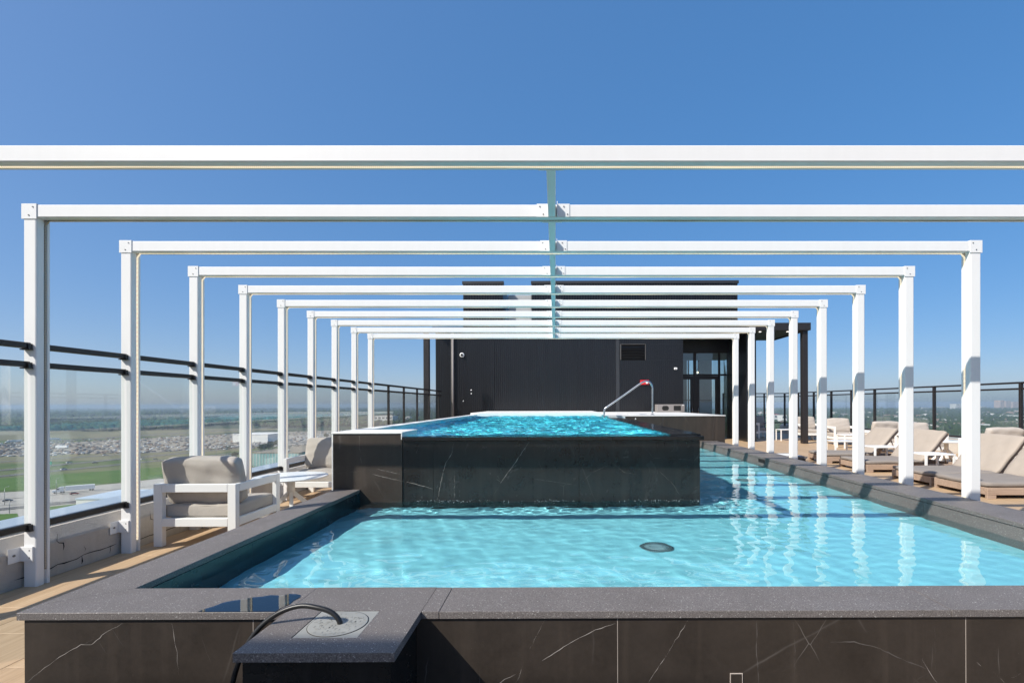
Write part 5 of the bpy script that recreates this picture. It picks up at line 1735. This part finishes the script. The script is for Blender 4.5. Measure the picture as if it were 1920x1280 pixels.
# woods: thousands of crowns, each a rough lump of foliage, joined by region
ico = bmesh.new(); bmesh.ops.create_icosphere(ico, subdivisions=2, radius=1.0)
iv = np.array([v.co[:] for v in ico.verts]); ifc = np.array([[v.index for v in f.verts] for f in ico.faces]); ico.free()
ico = bmesh.new(); bmesh.ops.create_icosphere(ico, subdivisions=1, radius=1.0)
iv1 = np.array([v.co[:] for v in ico.verts]); if1 = np.array([[v.index for v in f.verts] for f in ico.faces]); ico.free()
def woods(name, label, centres, fine):
    V, F = (iv, ifc) if fine else (iv1, if1)
    n = len(centres)
    allv = []; allf = []
    for k, (x, y, r, h) in enumerate(centres):
        jit = 1 + rng.normal(0, 0.20, (len(V), 1))
        v = V * jit * np.array([r, r, h * 0.5]) + np.array([x, y, GZ + h * 0.58])
        allv.append(v); allf.append(F + k * len(V))
    me = bpy.data.meshes.new(name)
    vv = np.concatenate(allv); ff = np.concatenate(allf)
    me.vertices.add(len(vv)); me.vertices.foreach_set('co', vv.ravel())
    me.loops.add(len(ff) * 3); me.loops.foreach_set('vertex_index', ff.ravel().astype(np.int32))
    me.polygons.add(len(ff)); me.polygons.foreach_set('loop_start', np.arange(0, len(ff) * 3, 3, dtype=np.int32))
    me.polygons.foreach_set('loop_total', np.full(len(ff), 3, dtype=np.int32))
    me.update(calc_edges=True); me.validate()
    me.materials.append(MATS['crown_green'])
    return tag(obj(name, me), label, 'woods', kind='stuff')
occupied = [G(px, py) for px, py in spots]
oc = np.array(occupied)
cs_ = []
while len(cs_) < 5200:
    px = rng.uniform(1380, 1990); py = 768.5 + 75 * rng.random() ** 1.8
    x, y = G(px, py)
    r = rng.uniform(3.5, 7.0) * (1.0 if y < 2500 else 1.5)
    dd = np.hypot(oc[:, 0] - x, oc[:, 1] - y).min()
    if dd < 15: continue
    cs_.append((x, y, r, rng.uniform(1.3, 1.9) * r + 2))
woods('woods', 'dark green treetops filling the suburb beyond the right railing', cs_, True)
cs_ = []
while len(cs_) < 6500:
    px = rng.uniform(-80, 840); py = 767.5 + 41 * rng.random() ** 1.3
    lim = 812 - max(0, px) * 0.018
    if py > lim: continue
    x, y = G(px, py)
    g = math.sin(x * 0.004 + 1) * math.sin(y * 0.0023) + 0.5 * math.sin(x * 0.011 + y * 0.006)
    if g < -0.45: continue
    r = rng.uniform(4.5, 8.5) * (1.0 if y < 2200 else 1.6)
    cs_.append((x, y, r, rng.uniform(1.3, 1.8) * r + 2))
woods('woods', 'dark forest belt stretching to the horizon on the left', cs_, False)

# single trees near the teal glass building
def tree(label, px, py, h, r, seed):
    x, y = G(px, py)
    t = thing('tree', label, 'tree', (x, y, GZ + 0.1), 0, 'trees by the highway')
    rs = random.Random(seed)
    bm = bmesh.new(); tube(bm, [(0, 0, 0), (0.1, 0, h * 0.4), (0, 0.1, h * 0.7)], [0.35, 0.25, 0.1], 7)
    for k in range(4):
        a = rs.uniform(0, 6.28); tube(bm, [(0, 0, h * 0.38), (r * 0.5 * math.cos(a), r * 0.5 * math.sin(a), h * 0.62)], [0.15, 0.06], 5)
    obj('trunk', mesh_from(bm, 'trunk', 'bark'), t)
    bm = bmesh.new()
    for k in range(420):
        u = rs.random() ** 0.4; a = rs.uniform(0, 6.28); cz = rs.uniform(-1, 1)
        s_ = math.sqrt(1 - cz * cz)
        c = Vector((u * r * s_ * math.cos(a), u * r * s_ * math.sin(a), h * 0.65 + u * h * 0.36 * cz))
        q = 0.55
        d1 = Vector((rs.uniform(-1, 1), rs.uniform(-1, 1), rs.uniform(-1, 1))).normalized() * q
        d2 = Vector((rs.uniform(-1, 1), rs.uniform(-1, 1), rs.uniform(-1, 1))).normalized() * q
        bm.faces.new([bm.verts.new(c + d1), bm.verts.new(c + d2), bm.verts.new(c - d1), bm.verts.new(c - d2)])
    obj('crown', mesh_from(bm, 'crown', 'crown_green'), t)
for k, (px, py, h, r) in enumerate([(440, 861, 8, 3.4), (489, 847, 9, 4.5), (496, 846, 10, 4.5), (503, 843, 9, 4.5), (511, 841, 10, 5), (520, 838, 10, 4.5), (612, 822, 9, 5), (350, 868, 6, 3)]):
    tree(('lone round tree beside the white trailer', 'leftmost tree of the row by the teal building', 'second tree of the row by the teal building', 'middle tree of the row by the teal building',
          'tall tree of the row by the teal building', 'rightmost tree of the row by the teal building', 'tree behind the far left armchair cushion', 'small bush in the grass above the near armchair')[k], px, py, h, r, 60 + k)

# tower the deck stands on
tag(box('tower_body', 'interior_grey', -4.58, RX + 0.45, -9.0, 25.0, GZ, -0.46), kind='structure')

# ------------------------------------------------------------------ air
hz = MT('haze')
pv = hz.node('ShaderNodeVolumePrincipled')
pv.inputs['Color'].default_value = (0.50, 0.61, 0.75, 1)
pv.inputs['Density'].default_value = 2.0e-4
hz.l.new(pv.outputs[0], hz.out.inputs['Volume'])
tag(box('haze', 'haze', -12600, 12600, -12600, 12600, GZ - 1.0, 9.0), 'pale blue summer haze over the plain', 'haze', kind='stuff')
